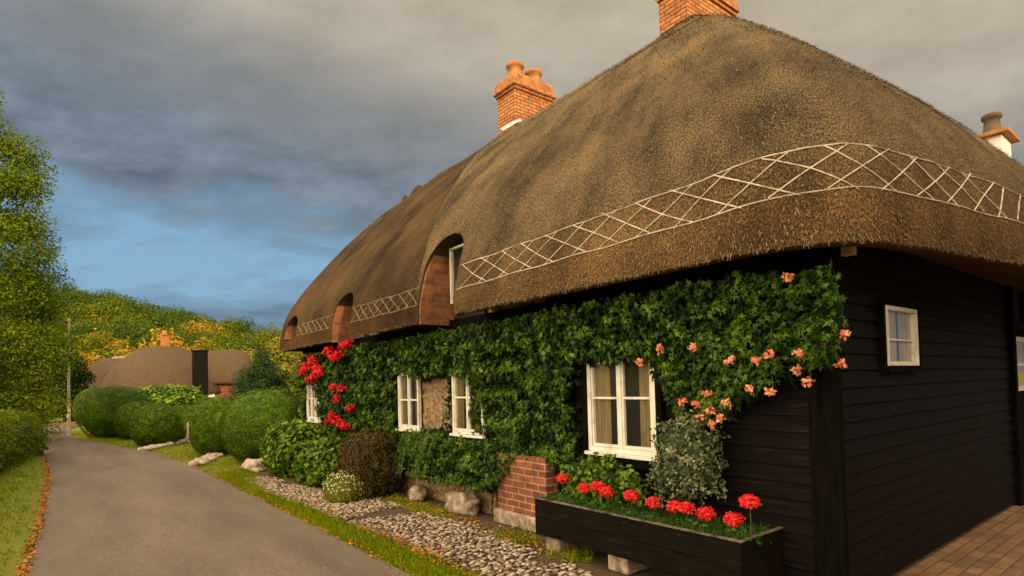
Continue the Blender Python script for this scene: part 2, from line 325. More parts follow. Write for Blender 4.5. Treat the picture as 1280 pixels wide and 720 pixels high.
# leaf outlines: left half and right half share the midrib; every half is a polygon of k points
def T_lobed():
    L = [(0, 0, 0), (-.24, -.05, -.04), (-.17, .24, -.02), (-.46, .50, -.20), (-.15, .55, -.05), (0, 1.05, -.30)]
    return L
def T_oval(): return [(0, 0, 0), (-.22, .25, -.05), (-.3, .55, -.08), (-.15, .85, -.08), (0, 1, -.1)]
def T_slim(): return [(0, 0, 0), (-.11, .35, -.02), (-.1, .7, -.05), (0, 1, -.12)]
def T_quad(): return [(0, 0, 0), (-.34, .5, -.06), (0, 1, -.1)]
def scatter(name, P, N, size, template, mat, parent=None, tint=None, hang=.8, jitter=.5, rng=RNG):
    n = len(P); P = np.asarray(P, float); N = np.asarray(N, float)
    N = N+rng.normal(0, jitter, (n, 3)); N /= np.linalg.norm(N, axis=1, keepdims=True)+1e-9
    D = rng.normal(0, 1, (n, 3))*(1-hang)+np.array([0, 0, -1.])*hang+rng.normal(0, .35, (n, 3))
    Uv = D-(D*N).sum(1, keepdims=True)*N; Uv /= np.linalg.norm(Uv, axis=1, keepdims=True)+1e-9
    W = np.cross(N, Uv)
    L = np.array(template); k = len(L); Rr = L.copy(); Rr[:, 0] *= -1
    # verts: left k pts then the right's inner points
    inner = Rr[1:-1][::-1]
    T = np.vstack([L, inner]); kv = len(T)
    size = np.broadcast_to(np.asarray(size, float), (n,))
    V = P[:, None, :]+size[:, None, None]*(T[None, :, 0:1]*W[:, None, :]+T[None, :, 1:2]*Uv[:, None, :]+T[None, :, 2:3]*N[:, None, :])
    left = np.arange(k); right = np.concatenate([[0], [k-1], np.arange(k, kv)])
    fi = np.concatenate([left, right])
    idx = (np.arange(n)[:, None]*kv+fi[None]).ravel()
    if tint is None: tint = rng.random(n)
    tt = np.repeat(np.clip(tint, 0, 1), 2)
    org = parent_world(parent) if parent else (0, 0, 0)
    return rawmesh(name, V.reshape(-1, 3), k, idx, tt, mat, parent, False, org)
def fbm(p, s=1.0, o=0.0): return mnoise.fractal(Vector((p[0]*s+o, p[1]*s+o, p[2]*s+o)), 1.0, 2.0, 3)
def blob(name, c, r, mat, parent=None, sub=3, amp=.12, ns=1.2, flat=1.0, seed=0, tintv=None, power=2.0):
    bm = bmesh.new(); bmesh.ops.create_icosphere(bm, subdivisions=sub, radius=1)
    off = parent_world(parent) if parent else Vector((0, 0, 0))
    for v in bm.verts:
        q = v.co.copy()
        if power != 2: 
            l = (abs(q.x)**power+abs(q.y)**power+abs(q.z)**power)**(1/power); q = q/l
        k = 1+amp*mnoise.fractal(q*ns+Vector((seed*3.7, seed, 0)), 1, 2, 3)
        v.co = Vector((c[0]+q.x*r[0]*k-off[0], c[1]+q.y*r[1]*k-off[1], max(c[2]+q.z*r[2]*k, 0)-off[2]))
    me = bpy.data.meshes.new(name); bm.to_mesh(me); bm.free()
    me.polygons.foreach_set('use_smooth', [True]*len(me.polygons))
    if tintv is not None:
        a = me.attributes.new('tint', 'FLOAT', 'FACE'); a.data.foreach_set('value', [tintv]*len(me.polygons))
    return link(name, me, mat, parent)
def sphere_pts(n, rng=RNG):
    p = rng.normal(0, 1, (n, 3)); return p/np.linalg.norm(p, axis=1, keepdims=True)

# ------------------------------------------------------------------ ground, lane, verges
def roadc(y):   # centre line and half width of the lane
    ys = [-60, 4, 10, 15, 19, 23, 27, 31, 36, 45]; xs = [1.0, 1.0, 1.05, 1.02, .78, .1, -.5, -.75, -.5, 1.0]
    ws = [1.32, 1.32, 1.24, 1.2, 1.1, 1.0, .95, .95, .95, 1]
    return np.interp(y, ys, xs), np.interp(y, ys, ws)
def bankh(x, y):
    """height of the grassy bank on the left of the lane"""
    cx, hw = roadc(y); d = (cx-hw)-x
    a = np.interp(y, [-5, 3, 9, 14, 18, 24, 30], [.0, .03, .13, .26, .3, .12, .05])
    return a*min(1, max(0, d/.55))**.8 if d > 0 else 0
def hillh(x, y):
    H = np.interp(x, [-300, -60, 6, 32, 60, 110, 400], [52, 38, 24, 17, 11, 6, 6])
    s = min(1, max(0, (y-72)/150)); s = s*s*(3-2*s)
    return H*s
def gridmesh(name, xs, ys, hf, mat, smooth=True):
    V = np.array([(x, y, hf(x, y)) for y in ys for x in xs]); nx = len(xs)
    I = np.array([(j*nx+i, j*nx+i+1, (j+1)*nx+i+1, (j+1)*nx+i) for j in range(len(ys)-1) for i in range(nx-1)]).ravel()
    return rawmesh(name, V, 4, I, None, mat, None, smooth)
xs = np.concatenate([np.linspace(-1500, -300, 7)[:-1], np.linspace(-300, 400, 60), np.linspace(400, 1500, 7)[1:]])
ys = np.concatenate([np.linspace(-1200, 60, 10)[:-1], np.linspace(60, 240, 40), np.linspace(240, 2500, 7)[1:]])
tag(gridmesh('ground', xs, ys, lambda x, y: hillh(x, y)-.02-(0 if y < 70 else 0), M['lawn']), kind='structure')
ys = np.arange(-4, 46, .25)
V = []; 
for y in ys:
    c, hw = roadc(y)
    wob = .035*mnoise.noise(Vector((0, y*1.3, 3))); wob2 = .035*mnoise.noise(Vector((9, y*1.5, 3)))
    for k in range(9):
        u = k/8*2-1; x = c+hw*u+(wob if k == 0 else 0)+(wob2 if k == 8 else 0)
        V.append((x, y, .012+.02*(1-u*u)))
I = np.array([(j*9+i, j*9+i+1, (j+1)*9+i+1, (j+1)*9+i) for j in range(len(ys)-1) for i in range(8)]).ravel()
tag(rawmesh('road', np.array(V), 4, I, None, M['asphalt'], None, True), kind='structure')
# raised grass bank on the left of the lane
ysb = np.arange(-4, 40, .3); V = []
nxb = 22
for y in ysb:
    c, hw = roadc(y)
    for k in range(nxb):
        d = (k/(nxb-1))**1.6*14
        x = c-hw-d-.0
        V.append((x, y, .004+bankh(x, y)+(.03*mnoise.noise(Vector((x*1.5, y*1.5, 0))) if d > .15 else 0)))
I = np.array([(j*nxb+i+1, j*nxb+i, (j+1)*nxb+i, (j+1)*nxb+i+1) for j in range(len(ysb)-1) for i in range(nxb-1)]).ravel()
tag(rawmesh('grass_bank', np.array(V), 4, I, None, M['lawn'], None, True), kind='structure')
def flatpoly(name, pts, z, mat):
    b = MB(); n = len(pts); b.add([(p[0], p[1], z) for p in pts], [tuple(range(n))]); return tag(b.build(name, mat), kind='structure')
flatpoly('earth_bed', [(2.85, 2.0), (4.6, 2.0), (4.6, 13.2), (2.9, 13.0), (2.6, 11.2), (2.62, 8)], -.008, M['soil'])
flatpoly('brick_patio', [(4.3, -9), (19, -9), (19, 1.9), (4.1, 1.9)], .006, M['patio'])
flatpoly('earth_margin', [(2.9, -4), (4.295, -4), (4.295, 1.9), (2.9, 1.9)], -.006, M['soil'])

# cobbles: real flattened stones, one surface
def cobbles():
    ico = bmesh.new(); bmesh.ops.create_icosphere(ico, subdivisions=1, radius=1)
    tv = np.array([v.co[:] for v in ico.verts]); tf = np.array([[v.index for v in f_.verts] for f_ in ico.faces]); ico.free()
    pts = []
    y = 1.9
    while y < 11.4:
        x = 2.55
        sp = .052
        while x < 4.2:
            px, py = x+random.uniform(-.022, .022), y+random.uniform(-.022, .022)
            left = np.interp(py, [1.9, 4, 8, 10.3, 11.4], [2.78, 2.80, 2.62, 2.5, 2.6])
            right = np.interp(py, [1.9, 3.9, 5.2, 6.6, 8, 9, 11.4], [3.5, 3.5, 3.72, 3.62, 3.62, 3.3, 3.0])+.12*mnoise.noise(Vector((py*1.7, 0, 5)))
            gap = mnoise.noise(Vector((px*1.4, py*1.4, 2)))
            if left < px < right and gap > -.52+random.uniform(-.15, .15)+max(0, (px-right+.3))*1.2:
                pts.append((px, py))
            x += sp
        y += sp*.92
    n = len(pts); P = np.array([(a, b, .006) for a, b in pts])
    ang = RNG.normal(.2, .45, n); ra = RNG.uniform(.022, .046, n); rb = RNG.uniform(.014, .026, n); rc = RNG.uniform(.005, .014, n)
    T = tv[None]*np.stack([ra, rb, rc], 1)[:, None]*(1+RNG.normal(0, .10, (n, len(tv), 1)))
    ca, sa = np.cos(ang)[:, None], np.sin(ang)[:, None]
    X = T[..., 0]*ca-T[..., 1]*sa; Y = T[..., 0]*sa+T[..., 1]*ca
    V = np.stack([X, Y, T[..., 2]], 2)+P[:, None]
    I = (tf[None]+(np.arange(n)*len(tv))[:, None, None]).ravel()
    tint = np.repeat(RNG.random(n), len(tf))
    tag(rawmesh('cobbled_strip', V.reshape(-1, 3), 3, I, tint, M['leafstone'], None, True), kind='structure')
cobbles()

def blades(name, pts, h, mat, label, cat=None, kind='stuff', parent=None, wdt=.09):
    n = len(pts); P = np.array(pts); N = np.stack([RNG.normal(0, 1, n), RNG.normal(0, 1, n), RNG.normal(0, .25, n)], 1)
    hh = h*RNG.uniform(.5, 1.3, n)
    T = [(0, 0, 0), (-wdt, .02, 0), (-wdt*.7, .6, .08), (0, 1, .3)]
    o = scatter(name, P, N, hh, T, mat, parent, RNG.random(n)*.6+.4*np.array([(fbm(p, 1.2)+1)/2 for p in pts]), -.95, .1)
    return tag(o, label, cat, None, kind)
pts = []
for _ in range(60000):      # left bank
    y = 2.5+random.random()**1.6*19; c, hw = roadc(y); d = random.random()**.8*3.0+.07+random.random()*.10
    x = c-hw-d+.1*mnoise.noise(Vector((0, y*2, 0))); pts.append((x, y, bankh(x, y)+.0))
for _ in range(30000):      # strip between lane and cobbles
    y = 1.5+random.random()**1.3*11; c, hw = roadc(y); r_ = c+hw
    wd = np.interp(y, [1.5, 4, 8, 10, 12.5], [.42, .42, .34, .22, .9])
    x = r_+random.triangular(-.05, wd+.06, wd*.45); pts.append((x, y, -.01))
for _ in range(16000):       # lawn round the topiary
    y = random.uniform(11.5, 30); c, hw = roadc(y); x = c+hw+random.uniform(0, 2.3)
    pts.append((x, y, -.01))
for _ in range(2400):       # weeds at the foot of the wall
    y = random.choice([random.gauss(4.75, .22), random.gauss(3.95, .12), random.gauss(6.6, .4), random.gauss(7.2, .35), random.gauss(9.4, .5)])
    pts.append((random.gauss(3.72, .09), y, 0))
blades('grass', pts, .06, M['blade'], 'short yellow-green grass on the bank and verges of the lane', 'grass')
pts = []
for _ in range(2800):
    y = 3+random.random()**1.5*24; c, hw = roadc(y)
    x = c-hw+random.gauss(-.01, .03); pts.append((x, y, .03+bankh(x, y)))
for _ in range(500):
    y = 2+random.random()**1.3*15; c, hw = roadc(y); pts.append((c+hw+random.gauss(.0, .018), y, .028))
for _ in range(450):
    y = random.gauss(5.2, .5) if random.random() < .5 else random.uniform(3, 9); pts.append((random.gauss(2.72, .06), y, .03))
for _ in range(450): pts.append((random.gauss(3.72, .1), random.uniform(3.8, 8.4), .02))
for _ in range(1500): pts.append((random.gauss(.7, .5), random.uniform(36, 44), .05))
n = len(pts); P = np.array(pts)
tag(scatter('leaf_litter', P, np.tile([0, 0, 1.], (n, 1)), RNG.uniform(.022, .048, n), T_oval(), M['litter'], None, None, 0, .45), 'fallen orange leaves along the edges of the lane', 'leaf litter', None, 'stuff')

# ------------------------------------------------------------------ the thatched cottage
house = thing('thatched_cottage', (4.19, 1.75, 0), 'long thatched cottage with black weatherboarding and ivy front beside the lane', 'cottage')

# roof surface: rings from eave outline to ridge
ctrl = [(3.70, 12.72), (3.70, 2.15), (3.71, 1.82), (3.80, 1.62), (3.98, 1.49), (4.4, 1.37), (5.0, 1.27), (6.05, 1.1), (7.5, .98), (11.7, .95), (12.2, 1.2), (12.3, 1.8), (12.3, 12.6), (12.2, 12.75), (3.76, 12.76)]
def resample(pts, step, closed=True):
    P = [np.array(p, float) for p in pts]
    if closed: P.append(P[0])
    out = []
    for a, b in zip(P[:-1], P[1:]):
        n = max(1, int(np.linalg.norm(b-a)/step)); out += [a+(b-a)*i/n for i in range(n)]
    return np.array(out)
OUT = resample(ctrl, .06)
for _ in range(12):       # round the plan
    sm = (np.roll(OUT, 1, 0)+np.roll(OUT, -1, 0))/2
    mk = ((OUT[:, 1] < 3) )[:, None]; OUT = np.where(mk, sm, OUT)
ARC = np.concatenate([[0], np.cumsum(np.linalg.norm(np.diff(OUT, axis=0), axis=1))])
tab_x = np.array([3.70, 3.695, 3.72, 3.80, 3.90, 4.12, 4.40, 4.75, 5.15, 5.6, 6.15, 6.7, 7.3, 7.75, 8.0])
tab_z = np.array([2.43, 2.60, 2.76, 3.07, 3.28, 3.62, 3.98, 4.38, 4.82, 5.26, 5.78, 6.24, 6.74, 7.08, 7.22])
seg = np.concatenate([[0], np.cumsum(np.hypot(np.diff(tab_x), np.diff(tab_z)))])
NR = 84
vv = np.linspace(0, 1, NR)**1.25*seg[-1]
prx = np.interp(vv, seg, tab_x); prz = np.interp(vv, seg, tab_z)
for _ in range(3):
    prx[1:-1] = (prx[:-2]+2*prx[1:-1]+prx[2:])/4; prz[1:-1] = (prz[:-2]+2*prz[1:-1]+prz[2:])/4
psh = (prx-3.70)/4.3
RE = 5.35
def sstep(a): a = min(1, max(0, a)); return a*a*(3-2*a)
NEARMASK = []  # near-half mask per roof point, drives the painted light
def roof_point(i, j):
    p = OUT[i % len(OUT)]; r_ = np.array([8.0, min(12.5, max(RE, p[1]))])
    q = p+(r_-p)*psh[j]; z = prz[j]
    # the near half of the roof is thatched thicker
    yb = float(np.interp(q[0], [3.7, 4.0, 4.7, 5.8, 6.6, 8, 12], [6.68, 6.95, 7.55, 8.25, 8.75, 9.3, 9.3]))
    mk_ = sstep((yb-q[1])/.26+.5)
    amp = .15*min(1, psh[j]/.12+.1)+.13*sstep(psh[j]/.1)*sstep((.72-psh[j])/.3)*sstep((q[1]-3.5)/2.5)
    if psh[j] > .75: amp *= 1-(psh[j]-.75)/.25*sstep((q[1]-6.0)/2.6)
    z += amp*mk_
    low = max(0, 1-psh[j]/.1)
    z -= .22*sstep(psh[j]/.3)*(1-mk_)*0+.12*math.exp(-((q[1]-yb-.12)/.16)**2)*sstep(psh[j]/.1)*sstep((.8-psh[j])/.3)*(q[0] < 8)
    dd = p-r_; dd = dd/(np.linalg.norm(dd)+1e-9); q = q+dd*.05*mk_*low
    z -= .06*(1-mk_)*low*0
    # gentle swellings
    k = min(1, psh[j]/.08)
    z += k*.05*mnoise.fractal(Vector((q[0]*.5, q[1]*.5, 4.2)), 1, 2, 3)+.018*k*mnoise.noise(Vector((q[0]*2.6, q[1]*2.6, 1)))
    z += (1-k)*.012*mnoise.noise(Vector((q[0]*3, q[1]*3, 7)))
    NEARMASK.append(mk_)
    return (q[0], q[1], z)
NT = len(OUT)
GR = np.array([[roof_point(i, j) for j in range(NR)] for i in range(NT)])
def build_roof():
    V = GR.reshape(-1, 3).tolist(); F = []; UVs = []
    per = ARC[-1]+.06
    def uvp(i, j): return (ARC[i % NT] if i < NT else per, vv[j])
    for i in range(NT):
        i2 = (i+1) % NT
        for j in range(NR-1):
            F.append((i*NR+j, i2*NR+j, i2*NR+j+1, i*NR+j+1)); UVs += [uvp(i, j), uvp(i+1, j), uvp(i+1, j+1), uvp(i, j+1)]
    # ridge line: outline points collapse in pairs onto it - weld later
    base = len(V)
    cen = np.array([8., 7.])
    inner = []
    for ring, (f_, z_) in enumerate([(.02, 2.425), (.09, 2.50), (.16, 2.62)]):
        for i in range(NT):
            p = OUT[i]; q = p.copy(); rr_ = np.array([8.0, min(9., max(RE, p[1]))]); d_ = rr_-p; L_ = np.linalg.norm(d_)
            dist = [.015, .3, .62][ring]; q = p+d_/L_*dist; V.append((q[0], q[1], z_))
    cidx = len(V); V.append((8., 7., 2.62))
    for i in range(NT):
        i2 = (i+1) % NT
        F.append((i2*NR, i*NR, base+i, base+i2)); UVs += [(0, 0)]*4
        for k in range(2):
            F.append((base+k*NT+i2, base+k*NT+i, base+(k+1)*NT+i, base+(k+1)*NT+i2)); UVs += [(0, 0)]*4
        F.append((base+2*NT+i2, base+2*NT+i, cidx)); UVs += [(0, 0)]*3
    me = bpy.data.meshes.new('roof'); me.from_pydata(V, [], F)
    uvl = me.uv_layers.new(name='UVMap'); uvl.data.foreach_set('uv', np.array(UVs, np.float32).ravel())
    a2 = me.attributes.new('skirt', 'FLOAT', 'POINT'); a2.data.foreach_set('value', np.array([1.0 if v[2] < (2.76 if g > .5 else 2.64) else (.55 if v[2] < (3.06 if g > .5 else 2.9) else 0.0) for v, g in zip(V, NEARMASK+[0]*(len(V)-len(NEARMASK)))], np.float32))
    at = me.attributes.new('near_lit', 'FLOAT', 'POINT'); at.data.foreach_set('value', np.array(NEARMASK+[0]*(len(V)-len(NEARMASK)), np.float32))
    bm = bmesh.new(); bm.from_mesh(me); bmesh.ops.remove_doubles(bm, verts=bm.verts, dist=.004)
    bmesh.ops.recalc_face_normals(bm, faces=bm.faces); bm.to_mesh(me); bm.free()
    me.polygons.foreach_set('use_smooth', [True]*len(me.polygons))
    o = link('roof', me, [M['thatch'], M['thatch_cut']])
    return o
roof = build_roof()
SLOTS = [(5.74, 6.60, 2.2, 3.52), (8.98, 9.78, 2.2, 3.22), (11.72, 12.5, 2.60, 3.12)]
def arch(y0, y1, z0, z1, n=10):
    r_ = (y1-y0)/2; c = (y0+y1)/2; zs = z1-r_*.75
    return [(y0, z0), (y1, z0)]+[(c+r_*math.cos(a), zs+r_*.75*math.sin(a)) for a in np.linspace(0, math.pi, n)]
for k, (y0, y1, z0, z1) in enumerate(SLOTS):
    cb = MB().prism(arch(y0, y1, z0, z1), 'x', 3.2, 4.75).build('dormer_cut', M['thatch_cut'])
    md = roof.modifiers.new('b', 'BOOLEAN'); md.operation = 'DIFFERENCE'; md.object = cb; md.solver = 'EXACT'
    dg = bpy.context.evaluated_depsgraph_get(); me2 = bpy.data.meshes.new_from_object(roof.evaluated_get(dg))
    roof.modifiers.clear(); roof.data = me2; bpy.data.objects.remove(cb)
off = Matrix.Translation((-4.19, -1.75, 0)); roof.data.transform(off); roof.parent = house
roof.data.name = 'roof'; roof.data.set_sharp_from_angle(angle=R(48))

# loose straw ends lying down the slope and hanging from the cut eave
def straws():
    P = []; N = []; D = []; SZ = []; TT = []
    i0 = int(np.searchsorted(ARC, .4)); 
    cand = [i for i in range(NT-2) if (OUT[i][0] < 4.2 or OUT[i][1] < 1.9) and ARC[i] < 19.5]
    for _ in range(64000):
        i = random.choice(cand)
        if OUT[i][1] > 8.5 and random.random() < .55: continue
        j = int(random.random()**1.15*(NR-3)); u, v_ = random.random(), random.random()
        a, b_, c = GR[i][j], GR[i+1][j], GR[i][j+1]; p = a+(b_-a)*u+(c-a)*v_
        if any(y0-.05 < p[1] < y1+.05 and p[2] < z1+.04 and p[0] < 4.9 and p[0] < 4.6 for y0, y1, z0, z1 in SLOTS): continue
        n = np.cross(b_-a, c-a); L = np.linalg.norm(n)
        if L < 1e-9: continue
        n /= L
        if n[2] < 0 and j > 4: n = -n
        if j <= 4 and n @ np.array([p[0]-8, p[1]-max(RE, min(12.5, p[1])), 0]) < 0: n = -n
        P.append(p+n*.006); N.append(n); dn = a-c; dn /= np.linalg.norm(dn)+1e-9; D.append(dn+n*.22+RNG.normal(0, .32, 3)); SZ.append(random.uniform(.018, .042)); TT.append(random.random()*(.55 if OUT[i][1] > yb_at(p[0]) else .95)+(.0 if p[2] > 3.1 else -.08))  # far straws tinted darker to follow the thatch's painted light
    for _ in range(3600):
        i = random.choice(cand); u = random.random(); p = GR[i][0]*(1-u)+GR[i+1][0]*u
        if any(y0-.03 < p[1] < y1+.03 and p[0] < 4.2 for y0, y1, z0, z1 in SLOTS[:2]): continue
        P.append(p+np.array([0, 0, random.uniform(-.005, .03)])); N.append(RNG.normal(0, 1, 3)); D.append(np.array([-.25, -.15, -1])+RNG.normal(0, .4, 3)); SZ.append(random.uniform(.010, .028)); TT.append(random.random()*.7)
    P = np.array(P); N = np.array(N); D = np.array(D); SZ = np.array(SZ)
    D /= np.linalg.norm(D, axis=1, keepdims=True); W = np.cross(N, D); W /= np.linalg.norm(W, axis=1, keepdims=True)+1e-9
    w_ = .0028
    V = np.stack([P-W*w_, P+W*w_, P+D*SZ[:, None]+W*w_*.5, P+D*SZ[:, None]-W*w_*.5], 1).reshape(-1, 3)
    o = rawmesh('straw_ends', V, 4, np.arange(len(V)), np.clip(np.array(TT), 0, 1), M['straw'], roof, False, (4.19, 1.75, 0)); o['kind'] = 'stuff'
def yb_at(x): return float(np.interp(x, [3.7, 4.0, 4.7, 5.8, 6.6, 8, 12], [6.68, 6.95, 7.55, 8.25, 8.75, 9.3, 9.3]))
straws()
# spar lattice on the thatch
def surf(a, z):
    """point of the roof at arc length a along the eave and height z"""
    fi = np.interp(a, ARC, np.arange(NT)); i = int(fi); u = fi-i; c_ = GR[i]*(1-u)+GR[(i+1) % NT]*u
    zc = c_[:40, 2]; j = np.interp(z, zc, np.arange(40)); k = int(min(j, 38)); q = j-k
    p = c_[k]*(1-q)+c_[k+1]*q; t = c_[k+1]-c_[k]; e = GR[(i+2) % NT][k]-GR[i][k]; n = np.cross(t, e); n /= np.linalg.norm(n)
    rid = np.array([8, min(12.5, max(RE, p[1])), p[2]])
    if n @ (p-rid) < 0: n = -n
    return p+n*(.005+.007*mnoise.noise(Vector((a*9, z*9, 0))))
a_of_y = lambda y: 12.72-y
def lattice(a0, a1, zb, zt, step, r, mat, name, slash_from=None):
    b = MB()
    def line(aa, za, ab, zb_, n=8):
        k = max(3, int(n)); w1 = RNG.normal(0, .010, 2); za += RNG.normal(0, .008); zb_ += RNG.normal(0, .008)
        b.tube([surf(aa+(ab-aa)*q/k, za+(zb_-za)*q/k+w1[0]*math.sin(q/k*math.pi)) for q in range(k+1)], r, 5)
    n = int((a1-a0)/.12)
    ztf = zt if callable(zt) else (lambda a: zt); zbf = zb if callable(zb) else (lambda a: zb)
    for rail in (zbf, ztf):
        b.tube([surf(a0+(a1-a0)*q/n, rail(a0+(a1-a0)*q/n)+.006*math.sin(q*.9)) for q in range(n+1)], r, 5)
    a = a0+step*.1
    while a < a1-step*.9:
        j1, j2 = RNG.normal(0, .02, 2); e = a+step*1.3
        if e > a1: e = a1
        if slash_from is None or a < slash_from: line(a+j1, ztf(a), e+j2, zbf(e))
        if slash_from is None or a < slash_from: line(a+j2, zbf(a), e+j1, ztf(e))
        else: line(a+j2, zbf(a), a+step*.75, ztf(a+step*.75))
        a += step*.88
    return b.build(name, mat, roof)
acorner = a_of_y(1.9)
lattice(a_of_y(5.68), acorner+4.6, lambda a: np.interp(a, [7, 10.4, 11.3, 13, 15.6], [2.72, 2.76, 2.80, 2.78, 2.80]), lambda a: np.interp(a, [7, 10.2, 11.3, 13, 15.6], [3.01, 3.07, 3.13, 3.10, 3.0]), .42, .0052, M['spar'], 'spar_lattice', acorner+1.9)
lattice(a_of_y(8.94), a_of_y(6.66), 2.66, 2.9, .30, .0055, M['sparold'], 'spar_lattice')
lattice(a_of_y(11.68), a_of_y(9.82), 2.66, 2.88, .30, .0055, M['sparold'], 'spar_lattice')

# brick cheeks and small windows in the three dormer slots
def roofx(z): return float(np.interp(z, tab_z, tab_x))
for k, (y0, y1, z0, z1) in enumerate(SLOTS):
    zb = 2.40 if k < 2 else 2.62
    zs = np.linspace(max(zb, 2.44) if True else 0, z1-(.20 if k == 0 else .10), 8)
    ztop = z1-(.20 if k == 0 else .10)
    for (ya, yb_) in ((y1-.04, y1+.03), (y0-.02, y0+.03)):
        zs = np.linspace(2.44 if ya > y0+.3 and k < 2 else 2.66, ztop, 8)
        poly = [(roofx(z)+(.02 if k else -.03), z) for z in zs]+[(4.45, float(zs[-1])), (4.45, zs[0])]
        if k < 2 and ya > y0+.3: poly = [(3.71 if k else 3.675, zb)]+poly[:-1]+[(4.45, zb)]
        MB().prism(poly, 'y', ya, yb_).build('brick_cheek', M['brick'], house)
    xw = 4.115 if k == 0 else 4.16
    MB().box((xw+.02, y0+.05, max(zb, 2.46)), (4.45, y1-.1, z1+.05)).build('dormer_back', M['dark'], house)
    f = MB(); zsill = zb+.28 if k < 2 else zb+.02
    yA, yB, zA, zB = y0+.05, y1-.10, zsill, z1-.10
    fw = .024
    f.box((xw-.03, yA, zA), (xw+.018, yA+fw, zB)); f.box((xw-.03, yB-fw, zA), (xw+.018, yB, zB)); f.box((xw-.03, yA+fw, zA), (xw+.018, yB-fw, zA+fw)); f.box((xw-.03, yA+fw, zB-fw), (xw+.018, yB-fw, zB))
    f.box((xw-.02, (yA+yB)/2-.012, zA+fw), (xw+.016, (yA+yB)/2+.012, zB-fw))
    fo = f.build('dormer_window', M['white'], house, .003)
    MB().box((xw-.004, yA+fw, zA+fw), (xw, yB-fw, zB-fw)).build('pane', M['glass'], fo)

# walls. weatherboards are lapped boards
def boards(name, axis, p, a0, a1, z0, z1, mat, pitch=.122):
    b = MB(); z = z0; k = 0
    while z < z1:
      zt = min(z+pitch+.012, z1+.02)
      jt = [a0]+sorted(random.uniform(a0+.5, a1-.5) for _ in range(1 if a1-a0 > 2 else 0))+([random.uniform(a1-1.2, a1-.4)] if a1-a0 > 4 else [])+[a1]
      jt = sorted(jt); jts = list(zip(jt[:-1], jt[1:]))
      for (s0, s1) in jts:
        n = max(2, int((s1-s0)/.4)); rows = []; ph = random.uniform(0, 99); dz = random.uniform(-.004, .004)
        for q in range(n+1):
            a = s0+.0015+(s1-s0-.003)*q/n; wv = .0045*mnoise.noise(Vector((a*.8+ph, 0, 0))); wo_ = .003*mnoise.noise(Vector((a*.9+ph, 5, 0)))
            # bottom back, bottom front, top front, top back ; out = outwards offset
            prof = [(-.004, z+wv+dz), (.028+wo_, z+wv+dz), (.024+wo_, z+.012+wv+dz), (.006, zt), (-.004, zt)]
            rows.append([(p-o_, a, zz_) if axis == 'x' else (a, p-o_, zz_) for o_, zz_ in prof])
        m0 = 5; vs = [v for r_ in rows for v in r_]
        fs = [(i*m0+q, i*m0+(q+1) % m0, (i+1)*m0+(q+1) % m0, (i+1)*m0+q) for i in range(n) for q in range(m0)]
        fs += [tuple(range(m0)), tuple(n*m0+q for q in range(m0))[::-1]]
        b.add(vs, fs)
      z += pitch; k += 1
    return b.build(name, mat, house)
wl = MB(); wl.box((4.24, 1.80, 0), (12.0, 12.6, 2.75)); wl.build('wall_core', M['dark'], house)
boards('weatherboarding', 'x', 4.215, 1.90, 4.72, .10, 2.62, M['black'])
boards('weatherboarding', 'y', 1.775, 4.215, 8.92, .05, 2.72, M['black'])
boards('weatherboarding', 'y', 1.775, 9.9, 12.0, .05, 2.72, M['black'])
pb = MB(); pb.box((4.165, 1.725, 0), (4.235, 1.93, 2.6)); pb.build('corner_post', M['blackpost'], house, .006)
pb = MB(); pb.box((8.90, 1.70, 0), (9.02, 1.80, 2.7)); pb.box((9.86, 1.70, 0), (9.95, 1.80, 2.7)); pb.box((9.02, 1.70, 2.1), (9.86, 1.8, 2.2)); pb.build('door_frame', M['blackpost'], house, .004)
dr = MB(); dr.box((9.02, 1.76, 0), (9.86, 1.80, 2.1)).build('door', M['blackpost'], house)
dw = MB(); dw.box((9.12, 1.735, 1.35), (9.76, 1.758, 1.41)); dw.box((9.12, 1.735, 1.96), (9.76, 1.758, 2.02)); dw.box((9.12, 1.735, 1.41), (9.18, 1.758, 1.96)); dw.box((9.70, 1.735, 1.41), (9.76, 1.758, 1.96)); dw.box((9.18, 1.74, 1.66), (9.70, 1.756, 1.69))
dwo = dw.build('window', M['white'], house, .003)
MB().box((9.18, 1.748, 1.41), (9.70, 1.7505, 1.96)).build('pane', M['glass'], dwo)
MB().box((9.17, 1.752, 1.40), (9.71, 1.757, 1.97)).build('curtain', M['linen'], dwo)
# rubble wall, relief by displaced grid
ysr = np.arange(4.70, 12.66, .06); zsr = np.arange(0, 2.64, .06)
V = []; 
for y in ysr:
    for z in zsr:
        c = mnoise.voronoi(Vector((y*6.5, z*8.5, .3)))[0]; d = min(1, (c[1]-c[0])*3)
        V.append((4.20-.035*d-.012*mnoise.noise(Vector((y*12, z*12, 1))), y, z))
nz_ = len(zsr); I = np.array([(i*nz_+j, i*nz_+j+1, (i+1)*nz_+j+1, (i+1)*nz_+j) for i in range(len(ysr)-1) for j in range(nz_-1)]).ravel()
rawmesh('rubble_wall', np.array(V), 4, I, None, M['stone'], house, True, (4.19, 1.75, 0))
MB().box((4.02, 4.60, .16), (4.30, 5.46, .80)).build('brick_pier', M['pier'], house, .006)
MB().box((3.98, 4.56, 0), (4.30, 5.50, .158)).build('stone_plinth', M['boulder'], house, .015)
MB().box((4.2, 1.93, 0), (4.28, 4.56, .11)).build('stone_plinth', M['boulder'], house)
MB().box((4.10, 1.96, 2.36), (4.26, 12.5, 2.47)).build('wall_plate', M['blackpost'], house)

